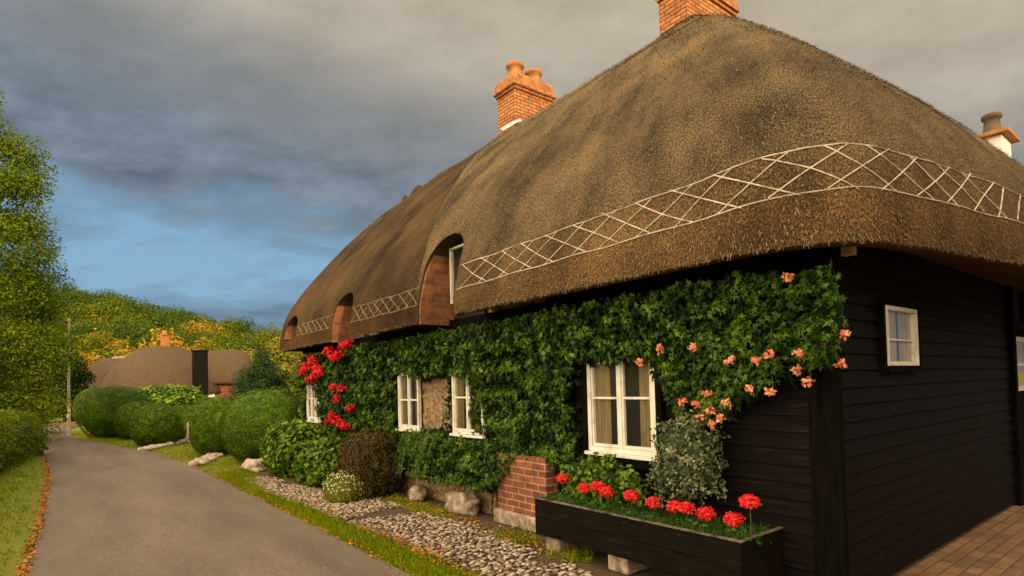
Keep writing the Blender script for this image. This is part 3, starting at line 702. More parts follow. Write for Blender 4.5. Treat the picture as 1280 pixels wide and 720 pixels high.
def window_x(xw, y0, y1, z0, z1, cols, transom, sill=True, curtain='left', deep=.05, mull=.03, fw=.045):
    """casement in the front wall; faces -x, frame outer face at xw"""
    f = MB(); d = xw+deep
    f.box((xw, y0, z0), (d, y0+fw, z1)); f.box((xw, y1-fw, z0), (d, y1, z1)); f.box((xw, y0+fw, z0), (d, y1-fw, z0+fw)); f.box((xw, y0+fw, z1-fw), (d, y1-fw, z1))
    ya, yb = y0+fw, y1-fw; edges = [ya]
    for k in range(1, cols):
        c = ya+(yb-ya)*k/cols; f.box((xw+.004, c-mull/2, z0+fw), (d-.004, c+mull/2, z1-fw)); edges.append(c)
    edges.append(yb)
    # casement leaves inside the outer frame
    lw = .022
    for k in range(cols):
        e0 = edges[k]+(mull/2 if k else 0); e1 = edges[k+1]-(mull/2 if k < cols-1 else 0); g = .003
        f.box((xw+.012, e0+g, z0+fw+g), (d-.008, e0+lw, z1-fw-g)); f.box((xw+.012, e1-lw, z0+fw+g), (d-.008, e1-g, z1-fw-g))
        f.box((xw+.012, e0+lw, z0+fw+g), (d-.008, e1-lw, z0+fw+lw+.008)); f.box((xw+.012, e0+lw, z1-fw-lw), (d-.008, e1-lw, z1-fw-g))
        for tz in transom: f.box((xw+.014, e0+lw, tz-.011), (d-.01, e1-lw, tz+.011))
    fo = f.build('window', M['white'], house, .0025)
    MB().box((d-.016, ya, z0+fw), (d-.0135, yb, z1-fw)).build('pane', M['glass'], fo)
    MB().box((d-.004, y0+.01, z0+.01), (d+.01, y1-.01, z1-.01)).build('room_dark', M['dark'], fo)
    if curtain:
        spans = {'left': [(yb-(yb-ya)*.36, yb)], 'both': [(ya, ya+(yb-ya)*.22), (yb-(yb-ya)*.30, yb)], 'full': [(ya, yb)]}[curtain]
        for s0, s1 in spans:
            n = 24; b = MB(); vs = []
            for q in range(n+1):
                y = s0+(s1-s0)*q/n; x = d-.0085+.0025*math.sin(q*1.7)
                vs += [(x, y, z0+fw), (x, y, z1-fw)]
            b.add(vs, [(2*q, 2*q+1, 2*q+3, 2*q+2) for q in range(n)]); b.build('curtain', M['curtain'], fo)
    if sill: MB().box((xw-.035, y0-.03, z0-.035), (d, y1+.03, z0-.002)).build('sill', M['white'], fo, .004)
    return fo
window_x(4.135, 3.24, 4.07, .92, 1.84, 2, [1.44], True, 'both', .055, .04)
window_x(4.10, 5.84, 6.54, .97, 1.80, 2, [1.44], True, 'both', .05, .02, .034)
window_x(4.10, 7.46, 8.10, .96, 1.82, 2, [1.40], True, 'both', .05, .02, .034)
window_x(4.10, 11.55, 12.30, .95, 1.74, 3, [1.40], True, 'full')
# dark surround of the big window
s_ = MB(); s_.box((4.13, 3.17, .80), (4.20, 3.235, 1.95)); s_.box((4.13, 4.075, .80), (4.20, 4.14, 1.95)); s_.box((4.13, 3.235, 1.845), (4.20, 4.075, 1.95)); s_.box((4.11, 3.17, .80), (4.20, 4.14, .882)); s_.build('window_surround', M['blackpost'], house, .004)
# small window in the boarded end wall (faces -y)
def window_y(yw, x0, x1, z0, z1):
    f = MB(); fw = .032; d = yw+.05
    f.box((x0, yw, z0), (x0+fw, d, z1)); f.box((x1-fw, yw, z0), (x1, d, z1)); f.box((x0+fw, yw, z0), (x1-fw, d, z0+fw)); f.box((x0+fw, yw, z1-fw), (x1-fw, d, z1))
    f.box((x1-fw-.034, yw+.01, z0+fw+.003), (x1-fw-.01, d-.01, z1-fw-.003)); f.box((x0+fw+.003, yw+.012, z0+fw+.003), (x0+fw+.018, d-.012, z1-fw-.003))
    f.box((x0+fw+.018, yw+.015, 1.865), (x1-fw-.034, d-.015, 1.878))
    fo = f.build('window', M['white'], house, .002)
    MB().box((x0+fw, d-.02, z0+fw), (x1-fw, d-.017, z1-fw)).build('pane', M['glass'], fo)
    MB().box((x0+.01, d-.004, z0+.01), (x1-.01, d+.004, z1-.01)).build('room_dark', M['dark'], fo)
    for a, b_ in ((x0+fw, x0+fw+.27), (x0+fw+.31, x1-fw)):
        n = 30; b = MB(); vs = []
        for q in range(n+1):
            x = a+(b_-a)*q/n; y = d-.010+.003*math.sin(q*1.3); vs += [(x, y, z0+fw), (x, y, z1-fw)]
        b.add(vs, [(2*q, 2*q+1, 2*q+3, 2*q+2) for q in range(n)]); b.build('curtain', M['linen'], fo)
    s = MB(); q = .05
    s.box((x0-q, yw+.008, z0-q), (x0-.002, d, z1+q)); s.box((x1+.002, yw+.008, z0-q), (x1+q+.03, d, z1+q)); s.box((x0-.002, yw+.008, z1+.002), (x1+.002, d, z1+q)); s.box((x0-.002, yw-.004, z0-q), (x1+.002, d, z0-.002))
    s.build('window_surround', M['blackpost'], house, .003)
window_y(1.705, 5.03, 5.70, 1.665, 2.135)
# little lamp block under the corner of the eave
lb = MB(); lb.box((4.33, 1.66, 2.44), (4.40, 1.74, 2.54)); lb.build('eave_block', M['polewood'], house, .006)

def chimney(x0, x1, y0, y1, zb, zs, parent, mat, potsx, hip=True):
    b = MB(); b.box((x0, y0, zb), (x1, y1, zs-.14)); st = b.build('chimney', mat, parent, .006)
    c = MB(); c.box((x0-.035, y0-.035, zs-.14), (x1+.035, y1+.035, zs-.07)); c.box((x0-.075, y0-.075, zs-.07), (x1+.075, y1+.075, zs)); c.build('cornice', mat, st, .012)
    if hip:
        # rounded mortar-and-tile shoulders
        n = 10; s = MB(); rings = []
        for q in range(n):
            t = q/(n-1); ins = .30*(1-math.cos(t*math.pi/2))**1.4; rings.append((x0-.05+ins*.75, x1+.05-ins*.75, y0-.05+ins*.5, y1+.05-ins*.5, zs+.30*math.sin(t*math.pi/2)))
        vs = [p for (a, b2, c2, d2, z) in rings for p in ((a, c2, z), (b2, c2, z), (b2, d2, z), (a, d2, z))]
        fs = [(4*i+k, 4*i+(k+1) % 4, 4*i+4+(k+1) % 4, 4*i+4+k) for i in range(n-1) for k in range(4)]+[(0, 3, 2, 1), tuple(4*(n-1)+k for k in range(4))]
        s.add(vs, fs); s.build('shoulder', M['pot'], st)
        zt = zs+.26
    else: zt = zs
    for px in potsx:
        MB().lathe((px, (y0+y1)/2, zt-.06), [(.22, 0), (.20, .08), (.175, .20), (.17, .31), (.20, .33), (.21, .38), (.19, .42), (.14, .42), (.13, .25)], 20).build('chimney_pot', M['pot'], st, 0, True)
    return st
ch1 = chimney(7.88, 8.98, 9.70, 10.32, 6.1, 8.22, house, M['chimbrick'], (8.16, 8.70))
ch2 = chimney(8.72, 10.25, 5.85, 6.45, 6.0, 8.70, house, M['chimbrick'], (8.9, 9.4, 9.9))
def flashing(pts, parent, wd=.12):
    b = MB(); pts = [Vector(p) for p in pts]; vs = []
    for i, p in enumerate(pts): vs += [p+Vector((-.02, -wd, 0)), p+Vector((0, .0, .10))]
    b.add(vs, [(2*i, 2*i+2, 2*i+3, 2*i+1) for i in range(len(pts)-1)]); b.build('lead_flashing', M['lead'], parent)
flashing([(x, 9.69, float(np.interp(x, tab_x, tab_z))+.12) for x in np.linspace(7.45, 8.0, 6)], ch1)
flashing([(x, 5.84, float(np.interp(x, tab_x, tab_z))+.22) for x in np.linspace(8.2, 8.72, 6)], ch2)
# little straw bird on the gable verge
orn = MB()
orn.lathe((0, 0, 0), [(.01, -.16), (.10, -.12), (.13, 0), (.10, .11), (.02, .16)], 12)
def put(name, vs_mat, loc, sc, rot, parent, mat):
    me = bpy.data.meshes.new(name); me.from_pydata(vs_mat.v, [], vs_mat.f); me.transform(Matrix.Diagonal((*sc, 1))); me.transform(Matrix.Rotation(rot, 4, 'Y')); me.transform(Matrix.Translation(Vector(loc)-parent_world(parent)))
    me.polygons.foreach_set('use_smooth', [True]*len(me.polygons)); return link(name, me, mat, parent)
bird = thing('straw_bird', (7.0, 12.5, 6.45), 'small dark straw bird ornament on the far end of the thatched ridge', 'ornament')
bd = MB()
bd.tube([(6.60, 12.5, 6.08), (6.66, 12.5, 6.17), (6.74, 12.5, 6.19), (6.84, 12.5, 6.28), (6.94, 12.5, 6.38), (7.04, 12.5, 6.46), (7.13, 12.5, 6.45), (7.20, 12.5, 6.38)], [.06, .10, .05, .07, .11, .14, .12, .05], 9)
bd.build('body', M['thatch_cut'], bird, 0, True)
# ------------------------------------------------------------------ ivy on the front
def inpoly(p, poly):
    x, y = p; c = False; n = len(poly)
    for i in range(n):
        x1, y1 = poly[i]; x2, y2 = poly[i-1]
        if (y1 > y) != (y2 > y) and x < (x2-x1)*(y-y1)/(y2-y1)+x1: c = not c
    return c
IVY = [(1.76, 2.30), (1.70, 2.1), (1.72, 1.9), (1.78, 1.72), (1.93, 1.64), (2.1, 1.56), (2.35, 1.47), (2.49, 1.31), (2.85, 1.26), (2.97, 1.33), (3.08, 1.5), (3.25, 1.66), (3.47, 1.75), (3.86, 1.80), (4.15, 1.75), (4.3, 1.5), (4.22, 1.11), (4.05, .82), (4.35, .66), (4.7, .78), (5.08, .82), (5.31, .50), (5.71, .34), (6.3, .40), (7.07, .30), (7.6, .5), (8.3, .2), (8.9, .05), (10.0, 0.05), (11.2, .05), (12.5, .1), (12.62, 1.2), (12.6, 1.9), (12.3, 2.30), (1.9, 2.36)]
HOLES = [(3.22, 4.20, .88, 1.80), (6.08, 6.60, .98, 1.74), (7.42, 8.12, .96, 1.80), (6.66, 7.42, 1.0, 1.74), (11.62, 12.28, .96, 1.72)]
ivy = thing('climbing_ivy', (4.1, 6, 0), 'dense green ivy covering the cottage front from eave to plinth', 'ivy')
P = []; N = []; TT = []; S = []
def bulge(y, z):
    b = .10+.10*mnoise.fractal(Vector((y*1.3, z*1.6, 3)), 1, 2, 3)
    top = sstep((z-1.35)/.9)
    b += (.15*top)*np.interp(y, [1.5, 2.2, 3.2, 6, 13], [.35, 1.1, 1.2, .9, .7])
    if 2.0 < y < 3.0 and z < 1.9: b += .08*(sstep((3.0-y)/.8))
    if z < 1.0 and 4.9 < y < 7.4: b += .22*sstep((1.0-z)/.4)
    return max(.03, b)
def in_ivy(y, z):
    w1 = .07*mnoise.noise(Vector((y*5, z*5, 1))); w2 = .07*mnoise.noise(Vector((y*5, z*5, 9)))
    if not inpoly((y+w1, z+w2), IVY): return False
    for a, b, c, d in HOLES:
        if a+w1*.7 < y < b+w1*.7 and c+w2*.7 < z < d+w2*.9: return False
    return True
tries = 0
while len(P) < 38000 and tries < 300000:
    tries += 1
    y = 1.5+random.random()**1.35*11.2; z = random.uniform(0, 2.42)
    if not in_ivy(y, z): continue
    b = bulge(y, z)
    # tufts: leaves sit in overlapping sprays
    tuft = mnoise.noise(Vector((y*5.5, z*6.5, 0)))
    dd = b*(.25+.75*random.random()**.6)+.09*tuft
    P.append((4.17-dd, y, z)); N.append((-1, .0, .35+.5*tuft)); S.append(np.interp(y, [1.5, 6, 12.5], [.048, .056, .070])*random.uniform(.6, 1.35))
    TT.append(.06+.5*random.random()**2+.62*sstep((dd/b-.5)/.5)*(.45+1.1*tuft))  # deep leaves darker, tuft tips lighter: shade and highlight put into the tint
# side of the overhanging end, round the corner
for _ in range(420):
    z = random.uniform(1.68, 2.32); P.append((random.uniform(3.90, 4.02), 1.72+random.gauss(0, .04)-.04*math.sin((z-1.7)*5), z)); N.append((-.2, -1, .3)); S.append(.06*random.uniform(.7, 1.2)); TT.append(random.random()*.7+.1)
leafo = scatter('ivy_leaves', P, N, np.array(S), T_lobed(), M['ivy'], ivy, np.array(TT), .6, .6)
leafo['kind'] = 'stuff'
st = MB()
for k in range(46):
    y = random.uniform(2.2, 12.4); z0 = .05 if y > 5 else 1.9; pts_ = []
    if 5.8 < y < 8.4 or 11.3 < y < 12.5 or y < 4.6: continue
    for q in range(7):
        z = z0+(2.35-z0)*q/6; pts_.append((4.15-.01*q*.3, y+.22*mnoise.noise(Vector((k*3.1, z*1.4, 0))), z))
    st.tube(pts_, .008, 5)
st.build('ivy_stems', M['ivystem'], ivy)
# inner mass so no wall flickers; shade between leaves painted as its near-black tint
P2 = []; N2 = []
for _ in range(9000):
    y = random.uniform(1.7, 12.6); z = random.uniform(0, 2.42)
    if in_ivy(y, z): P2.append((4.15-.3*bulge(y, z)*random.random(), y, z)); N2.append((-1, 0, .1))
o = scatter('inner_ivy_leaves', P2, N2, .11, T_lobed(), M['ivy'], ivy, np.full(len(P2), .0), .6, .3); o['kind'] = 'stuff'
# hanging fern-like sprays under the second window
fern = thing('fern', (3.85, 7.0, .2), 'drooping narrow-fronded fern beside the bronzed round bush', 'fern')
for k in range(13):
    y = 6.55+k*.075; b = MB(); a = []
    for q in range(9):
        t = q/8; a.append((3.98-.34*t-.05*math.sin(k), y+.10*math.sin(k*2.1)*t, .92+.14*math.sin(t*2.2)-.62*t*t))
    b.tube(a, .004, 4); fr = b.build('frond', M['stem'], fern)
    PP = []; NN = []
    for q in range(46):
        t = q/45*8; i = int(min(7, t)); u = t-i; p = Vector(a[i])*(1-u)+Vector(a[i+1])*u
        PP.append((p.x, p.y+random.choice((-.012, .012)), p.z)); NN.append((-1, random.choice((-.6, .6)), .4))
    scatter('leaflets', PP, NN, .055, T_slim(), M['shrub'], fr, RNG.random(len(PP))*.8, .5, .3)

# ------------------------------------------------------------------ blossoms on the climbers
def petals(name, c, r, n, mat, parent, size, squash=.7, face=(-1, -.4, .3), tint0=0.0):
    s = sphere_pts(n); s[:, 2] = s[:, 2]*squash
    P = np.array(c)+s*r*RNG.uniform(.55, 1, (n, 1))
    return scatter(name, P, s+np.array(face)*.5, size, T_oval(), mat, parent, RNG.random(n)*(1-tint0)+tint0, 0, .35)
ORANGE = [(3.25, 1.76), (3.02, 1.86), (2.7, 1.85), (2.35, 1.73), (2.15, 1.72), (2.05, 1.76), (1.92, 1.65), (1.85, 1.56), (2.07, 1.5), (2.41, 1.41), (2.57, 1.36), (2.7, 1.4), (2.69, 1.29), (2.57, 1.25), (2.58, 1.49), (1.91, 2.28), (1.88, 1.75), (1.72, 1.84), (1.60, 1.87), (1.64, 1.67), (2.48, 1.30), (2.22, 1.52), (2.86, 1.42)]
clim = thing('flowering_climber', (3.75, 2.3, 1.2), 'apricot-flowered climber trailing from the ivy at the cottage corner', 'climber')
for k, (y, z) in enumerate(ORANGE):
    x = 4.17-bulge(max(1.6, y), z)-.05
    q = .030+.010*random.random()
    petals('blossom', (x, y, z), q, 26, M['peach'], clim, .032, .8)
ss = MB()
for k in range(12):
    y, z = ORANGE[k]; x = 4.17-bulge(y, z); ss.tube([(x+.08, y+.05, z+.22), (x+.03, y+.02, z+.1), (x, y, z)], .004, 4)
ss.build('stems', M['stem'], clim)
rose = thing('climbing_rose', (3.85, 10.6, 0), 'crimson climbing rose round the far ground-floor window', 'rose')
RED = [(11.76, 1.95, .11), (11.45, 2.05, .13), (11.1, 2.16, .14), (11.0, 2.0, .15), (10.76, 1.92, .13), (11.3, 1.80, .15), (11.05, 1.85, .12), (10.14, 2.29, .13), (9.77, 2.19, .12), (9.58, 2.33, .12), (10.0, 2.16, .11), (9.3, 2.36, .08), (10.1, 1.62, .09), (9.85, 1.60, .09), (10.03, 1.42, .10), (9.56, 1.26, .09), (10.31, 1.12, .11), (9.94, .99, .12), (10.48, 1.0, .10), (10.15, 1.05, .12), (9.8, .93, .10), (10.63, .40, .12), (10.12, .34, .12), (10.35, .38, .13), (9.85, .43, .11)]
vine = MB(); vine.tube([(4.0, 10.5, 0), (3.95, 10.3, .6), (3.93, 10.1, 1.2), (3.9, 10.0, 1.7), (3.9, 10.1, 2.25)], [.022, .018, .014, .011, .008], 6); vine.tube([(3.93, 10.25, .9), (3.9, 10.7, 1.5), (3.88, 11.2, 1.95), (3.88, 11.7, 1.97)], [.014, .011, .009, .006], 6); vine.build('stems', M['ivystem'], rose)
for (y, z, r_) in RED:
    x = 4.10-bulge(y, z)-.10
    petals('bloom_cluster', (x, y, z), r_*.85, 60, M['rosepetal'], rose, .062, .6, (-1, -.4, .4))

# ------------------------------------------------------------------ planter box
pl = thing('planter_box', (3.9, 3.2, 0), 'long black wooden planter box with worn pale rim against the cottage front', 'planter')
X0, X1, Y0, Y1, ZB, ZT = 3.60, 4.16, 2.15, 4.29, .155, .49
b = MB()
b.box((X0, Y0, ZB), (X0+.035, Y1, .317)); b.build('front_board', M['planterwood'], pl, .004)
b = MB(); b.box((X0+.0, Y0+.0, .321), (X0+.035, Y1, ZT)); b.build('front_board', M['planterwood'], pl, .004)
b = MB(); b.box((X0+.038, Y0-.002, ZB), (X1, Y0+.033, ZT)); b.build('end_board', M['planterwood'], pl, .004)
b = MB(); b.box((X0+.038, Y1-.035, ZB), (X1, Y1, ZT)); b.build('end_board', M['planterwood'], pl, .004)
b = MB(); b.box((X1-.03, Y0+.036, ZB), (X1-.002, Y1-.038, ZT-.01)); b.build('back_board', M['planterwood'], pl)
b = MB(); b.box((X0-.008, Y0-.012, ZT+.001), (X0+.03, Y1+.006, ZT+.012)); b.box((X0+.031, Y0-.012, ZT+.001), (X1, Y0+.02, ZT+.012)); b.build('rim', M['rim'], pl, .003)
V = []; nx_, ny_ = 10, 40
for j in range(ny_):
    for i in range(nx_):
        x = X0+.036+(X1-X0-.07)*i/(nx_-1); y = Y0+.036+(Y1-Y0-.075)*j/(ny_-1); V.append((x, y, ZT-.03+.035*math.sin(i/(nx_-1)*math.pi)+.015*mnoise.noise(Vector((x*6, y*6, 0)))))
I = np.array([(j*nx_+i, j*nx_+i+1, (j+1)*nx_+i+1, (j+1)*nx_+i) for j in range(ny_-1) for i in range(nx_-1)]).ravel()
rawmesh('soil', np.array(V), 4, I, None, M['soil'], pl, True, (3.9, 3.2, 0))
pts = [(random.uniform(X0+.04, X1-.1), random.uniform(Y0+.04, Y1-.05), ZT-.025) for _ in range(7000)]
gr = blades('planter_grass', pts, .065, M['boxgrass'], 'fine bright green grass filling the black planter box', 'grass', 'stuff', None, .07)
for k, (y0, y1) in enumerate([(4.02, 4.22), (3.20, 3.42), (2.3, 2.5)]):
    bl = MB(); bl.box((3.66, y0, 0), (4.06, y1, .153)); o = bl.build('stone_block', M['boulder'], None, .018)
    tag(o, ['rough stone block under the left end of the black planter', 'rough stone block under the middle of the black planter', 'rough stone block under the right end of the black planter'][k], 'stone block', 'stone blocks carrying the planter')
GER = [(4.12, .655, 1, 'single red geranium at the far left end of the black planter'), (3.83, .60, 1, 'red geranium left of the tight pair in the planter'), (3.66, .635, 1.05, 'higher red geranium of the tight cluster left in the planter'), (3.56, .60, .95, 'lower red geranium right of the tight cluster in the planter'), (3.28, .605, 1.1, 'red geranium directly below the big white window corner'), (3.05, .585, 1.05, 'red geranium in front of the variegated bush'), (2.84, .58, 1.05, 'broad red geranium with two merged heads, left half'), (2.74, .585, 1.05, 'broad red geranium with two merged heads, right half'), (2.57, .57, 1.1, 'red geranium second from the near end of the planter'), (2.35, .565, 1.2, 'low red geranium at the near end of the planter'), (2.22, .71, 1.15, 'tall red geranium standing highest at the planter end')]
for k, (y, z, s, lab) in enumerate(GER):
    z += .035
    y -= .05; g = thing('geranium', (3.77, y, ZT-.03), lab, 'geranium', 'red geraniums in the planter box')
    MB().tube([(3.78, y+.01, ZT-.04), (3.775, y, (ZT+z)/2), (3.77, y, z)], .0045, 5).build('stem', M['stem'], g)
    petals('flower_head', (3.77, y, z), .064*s, 260, M['redpetal'], g, .027, .6, (-.5, -.3, .9))
    n = 26 if k < 10 else 12; a = RNG.random(n)*6.28; rr = RNG.uniform(.02, .09, n)
    Pq = np.stack([3.77+rr*np.cos(a), y+rr*np.sin(a), ZT+RNG.uniform(-.01, .05, n)], 1)
    scatter('leaves', Pq, np.tile([-.3, -.2, 1], (n, 1)), .045, T_lobed(), M['boxgrass'], g, RNG.random(n), .2, .4)

# ------------------------------------------------------------------ bushes
def bush(name, c, r, leaf, nleaf, size, template, mat, label, cat, core=None, amp=.15, seed=0, spread=.12, group=None, hang=.2, stemh=None, power=2.0, clump=.35, coretint=0.0, jit=.5):
    t = thing(name, (c[0], c[1], 0), label, cat, group)
    blob('shade_core', c, (r[0]*.9, r[1]*.9, r[2]*.92), mat, t, 4, amp, 1.5, seed=seed, tintv=coretint, power=power)  # solid core in a dark leaf tint stands for the inner shade
    s = sphere_pts(nleaf); q = s.copy()
    if power != 2:
        l = (np.abs(q)**power).sum(1)**(1/power); q = q/l[:, None]
    k = np.array([1+amp*mnoise.fractal(Vector(v)*1.5+Vector((seed*3.7, seed, 0)), 1, 2, 3) for v in q.tolist()])
    k2 = np.array([mnoise.noise(Vector(v)*5+Vector((seed, 2, 0))) for v in q.tolist()])
    P = np.array(c)+q*np.array(r)*(k*(1+spread*(RNG.random(nleaf)-.65)+spread*.5*k2))[:, None]
    keep = P[:, 2] > .005; P = P[keep]; s = s[keep]
    tint = .5+clump*k2[keep]*1.6+(RNG.random(keep.sum())-.5)*.6
    scatter('leaves', P, s/np.array(r)*min(r), size*RNG.uniform(.7, 1.3, len(P)), template, mat, t, tint, hang, jit)
    return t
bush('variegated_bush', (3.95, 2.80, .95), (.20, .27, .30), None, 5600, .034, T_oval(), M['varieg'], 'grey-green variegated round bush between the big window and planter', 'bush', amp=.42, seed=3, spread=.5, clump=.3)
bush('leafy_shrub', (3.98, 3.75, .62), (.17, .42, .22), None, 2600, .06, T_oval(), M['shrub'], 'low leafy green shrub behind the geraniums under the big window', 'shrub', amp=.25, seed=5, spread=.45)
bush('box_bush', (3.64, 8.15, .44), (.42, .47, .50), None, 11000, .032, T_oval(), M['boxbrown'], 'bronzed brown clipped round bush under the middle window', 'bush', amp=.06, seed=8, spread=.07, power=2.7)
bush('leafy_shrub', (3.50, 11.3, .45), (.50, .85, .50), None, 6500, .085, T_oval(), M['shrub'], 'bright green rounded shrub left of the crimson rose', 'shrub', amp=.2, seed=11, spread=.3)
bush('leafy_shrub', (3.55, 9.75, .28), (.40, .75, .42), None, 4200, .075, T_oval(), M['shrub'], 'low dark green shrub at the foot of the crimson rose', 'shrub', amp=.25, seed=12, spread=.3, clump=.2)
bf = bush('flowering_bush', (3.18, 8.0, .15), (.28, .30, .24), None, 3200, .038, T_slim(), M['lime'], 'small yellow-green cushion with cream flowers on the cobbles', 'flower', amp=.12, seed=14, spread=.3, hang=-.6)
s = sphere_pts(240); s[:, 2] = np.abs(s[:, 2]); P = np.array((3.18, 8.0, .17))+s*np.array((.29, .31, .26))
scatter('cream_flowers', P, s, .026, T_oval(), M['whitepetal'], bf, None, 0, .4)

# clipped topiary along the lane; each one its own size
TOP = [((3.75, 14.05, .76), (.92, 1.0, .84), 2.5, 'nearest and largest clipped yew mound next to the cottage end'),
       ((3.12, 16.45, .70), (.55, .80, .76), 2.5, 'tall clipped yew mound second from the cottage'),
       ((3.3, 22.4, .56), (.48, .68, .62), 2.4, 'narrow clipped yew mound behind the upright pale stone'),
       ((2.35, 20.9, .58), (.70, .74, .68), 2.3, 'round clipped yew mound behind the flint edging'),
       ((2.2, 24.6, .62), (.72, .85, .72), 2.2, 'sloping clipped yew mound joined to the big far one'),
       ((1.70, 26.6, .88), (1.15, 1.2, 1.0), 2.9, 'big squarish clipped yew mound at the bend of the lane'),
       ((1.9, 38.5, .85), (1.35, 1.3, 1.15), 2.8, 'farthest clipped yew mound beyond the bend')]
for k, (c, r, pw, lab) in enumerate(TOP):
    bush('topiary_mound', c, r, None, 26000 if k < 2 else 16000, (.03 if k < 2 else .036 if k < 6 else .06), T_oval(), M['topiary'], lab, 'topiary', amp=.045, seed=20+k, spread=.04, group='clipped yew mounds along the lane', power=pw, clump=.3, jit=.22, coretint=.1)

# field hedge on the bank
hd = thing('field_hedge', (-1.4, 15, 0), 'long loose green hedge on the grass bank left of the lane', 'hedge')
P = []; N = []; TT = []
for _ in range(26000):
    t = random.random()**1.2; y = 8+t*12.5; xc = np.interp(y, [8, 14, 20.5], [-2.1, -1.35, -.85]); zb_ = bankh(xc, y)
    a = random.uniform(-.25, math.pi+.1); hw = .62; hh = np.interp(y, [8, 14, 20.5], [.95, .92, .98])+.07*mnoise.noise(Vector((y*1.2, 0, 0)))
    q = (abs(math.cos(a))**3+abs(math.sin(a))**3)**(-1/3) if True else 1
    nn_ = mnoise.noise(Vector((y*3, a*3, 0)))
    k = (1+.08*nn_)*(.86+.16*random.random())
    end = min(1, (20.7-y)/.6)**.5 if y > 20.1 else 1
    P.append((xc+hw*math.cos(a)*q*k*end, y, max(zb_, zb_+hh*math.sin(a)*q*k*(.4+.6*end)))); N.append((math.cos(a), 0, math.sin(a))); TT.append(.45+.45*nn_+random.uniform(-.3, .3))
scatter('leaves', P, N, RNG.uniform(.035, .07, len(P)), T_oval(), M['hedge'], hd, np.array(TT), .1, .5)
hb = MB(); vs = []; n = 14; yy = np.linspace(8, 20.4, 20)
for y in yy:
    xc = np.interp(y, [8, 14, 20.5], [-2.1, -1.35, -.85]); zb_ = bankh(xc, y)
    for q in range(n):
        a = -.25+q/(n-1)*(math.pi+.5); k = (abs(math.cos(a))**3+abs(math.sin(a))**3)**(-1/3)
        vs.append((xc+.5*math.cos(a)*k, y, zb_+.78*math.sin(a)*k))
hb.add(vs, [(i*n+q, i*n+q+1, (i+1)*n+q+1, (i+1)*n+q) for i in range(len(yy)-1) for q in range(n-1)]+[tuple(range(n)), tuple((len(yy)-1)*n+q for q in range(n))[::-1]])
ho = hb.build('shade_core', M['hedge'], hd, 0, True)
a = ho.data.attributes.new('tint', 'FLOAT', 'FACE'); a.data.foreach_set('value', [.02]*len(ho.data.polygons))  # near-black tint puts the hedge's inner shade into the core's colour

# ------------------------------------------------------------------ trees
def tree(name, base, clumps, trunk_r, leaf_n, size, mat, label, cat='tree', group=None, template=None, hang=.5, core=True, jit=.55, seed=1):
    """clumps: list of (x,y,z,r) relative to the base"""
    rng = np.random.default_rng(seed); t = thing(name, base, label, cat, group)
    top = max(c[2] for c in clumps)
    b = MB(); B = Vector(base)
    b.tube([B, B+Vector((.05, .02, top*.3)), B+Vector((-.05, .05, top*.6)), B+Vector((0, 0, top*.92))], [trunk_r*1.25, trunk_r, trunk_r*.6, trunk_r*.15], 9)
    for c in clumps[:26]:
        e = B+Vector(c[:3]); s0 = B+Vector((0, 0, c[2]*.55)); b.tube([s0, (s0+e)/2+Vector((0, 0, -.1)), e], [trunk_r*.4, trunk_r*.25, trunk_r*.06], 5)
    b.build('trunk', M['bark'], t)
    tot = sum(c[3]**2 for c in clumps); P = []; N = []; TT = []
    for c in clumps:
        n = int(leaf_n*c[3]**2/tot)+1; s = sphere_pts(n, rng); rr = rng.random((n, 1))**.4; lump = rng.random()
        nzv = np.array([mnoise.noise(Vector(v)*2.2+Vector((c[0]*3, c[1], c[2]))) for v in s.tolist()])
        q = s*c[3]*(rr*(1+.35*nzv[:, None]))*np.array([1, 1, .78])
        P.append(q+np.array(c[:3])+np.array(base)); N.append(s+np.array([0, 0, .6])); TT.append(.15+.35*lump+.35*rng.random(n)+.3*nzv)
    P = np.vstack(P); N = np.vstack(N); TT = np.concatenate(TT); kp = P[:, 2] > base[2]+.02
    scatter('crown', P[kp], N[kp], size*rng.uniform(.6, 1.3, kp.sum()), template or T_oval(), mat, t, TT[kp], hang, jit, rng)
    return t
# big tree at the left edge of the lane: layered boughs, overall cone
def cone_clumps(H, prof, n, rc, seed, z0=.5):
    rng = np.random.default_rng(seed); out = []
    for k in range(n):
        z = z0+(H-z0)*(k+.5)/n; R_ = np.interp(z, *prof); a = rng.random()*6.28
        rad = R_*rng.uniform(.62, .95) if rng.random() < .8 else R_*.3
        rad = max(0, rad-rc*.6); out.append((rad*math.cos(a), rad*math.sin(a), z+rng.normal(0, .2), rc*rng.uniform(.7, 1.15)*np.interp(z, [0, H*.6, H], [1, 1, .7])))
    return out
tree('roadside_tree', (-2.6, 25.5, 0), cone_clumps(12.2, ([0, 1.2, 3, 5.5, 8, 10.5, 12.3], [2.2, 3.0, 3.5, 3.6, 3.2, 2.1, .5]), 210, .85, 5), .24, 150000, .09, M['tree'], 'tall bright green broadleaf tree at the left edge above the hedge', 'tree', seed=5)
tree('roadside_tree', (-3.6, 20.8, 0), cone_clumps(5.2, ([0, 1.2, 3, 5], [2.0, 2.3, 2.1, .6]), 44, .85, 6), .16, 34000, .08, M['darktree'], 'lower dark green tree behind the left field hedge', 'tree', seed=6)
tree('roadside_tree', (-1.4, 31.5, 0), cone_clumps(4.6, ([0, 1.2, 3, 5], [1.4, 1.7, 1.5, .5]), 40, .75, 7), .14, 16000, .13, M['midgreen'], 'small green tree just left of the thin pole', 'tree', seed=7)
tree('roadside_tree', (.6, 44.5, 0), cone_clumps(3.8, ([0, 1.2, 3, 4], [1.7, 1.9, 1.5, .5]), 30, .9, 8), .14, 9000, .16, M['darktree'], 'dark bushy tree closing the lane beyond the bend', 'tree', seed=8)
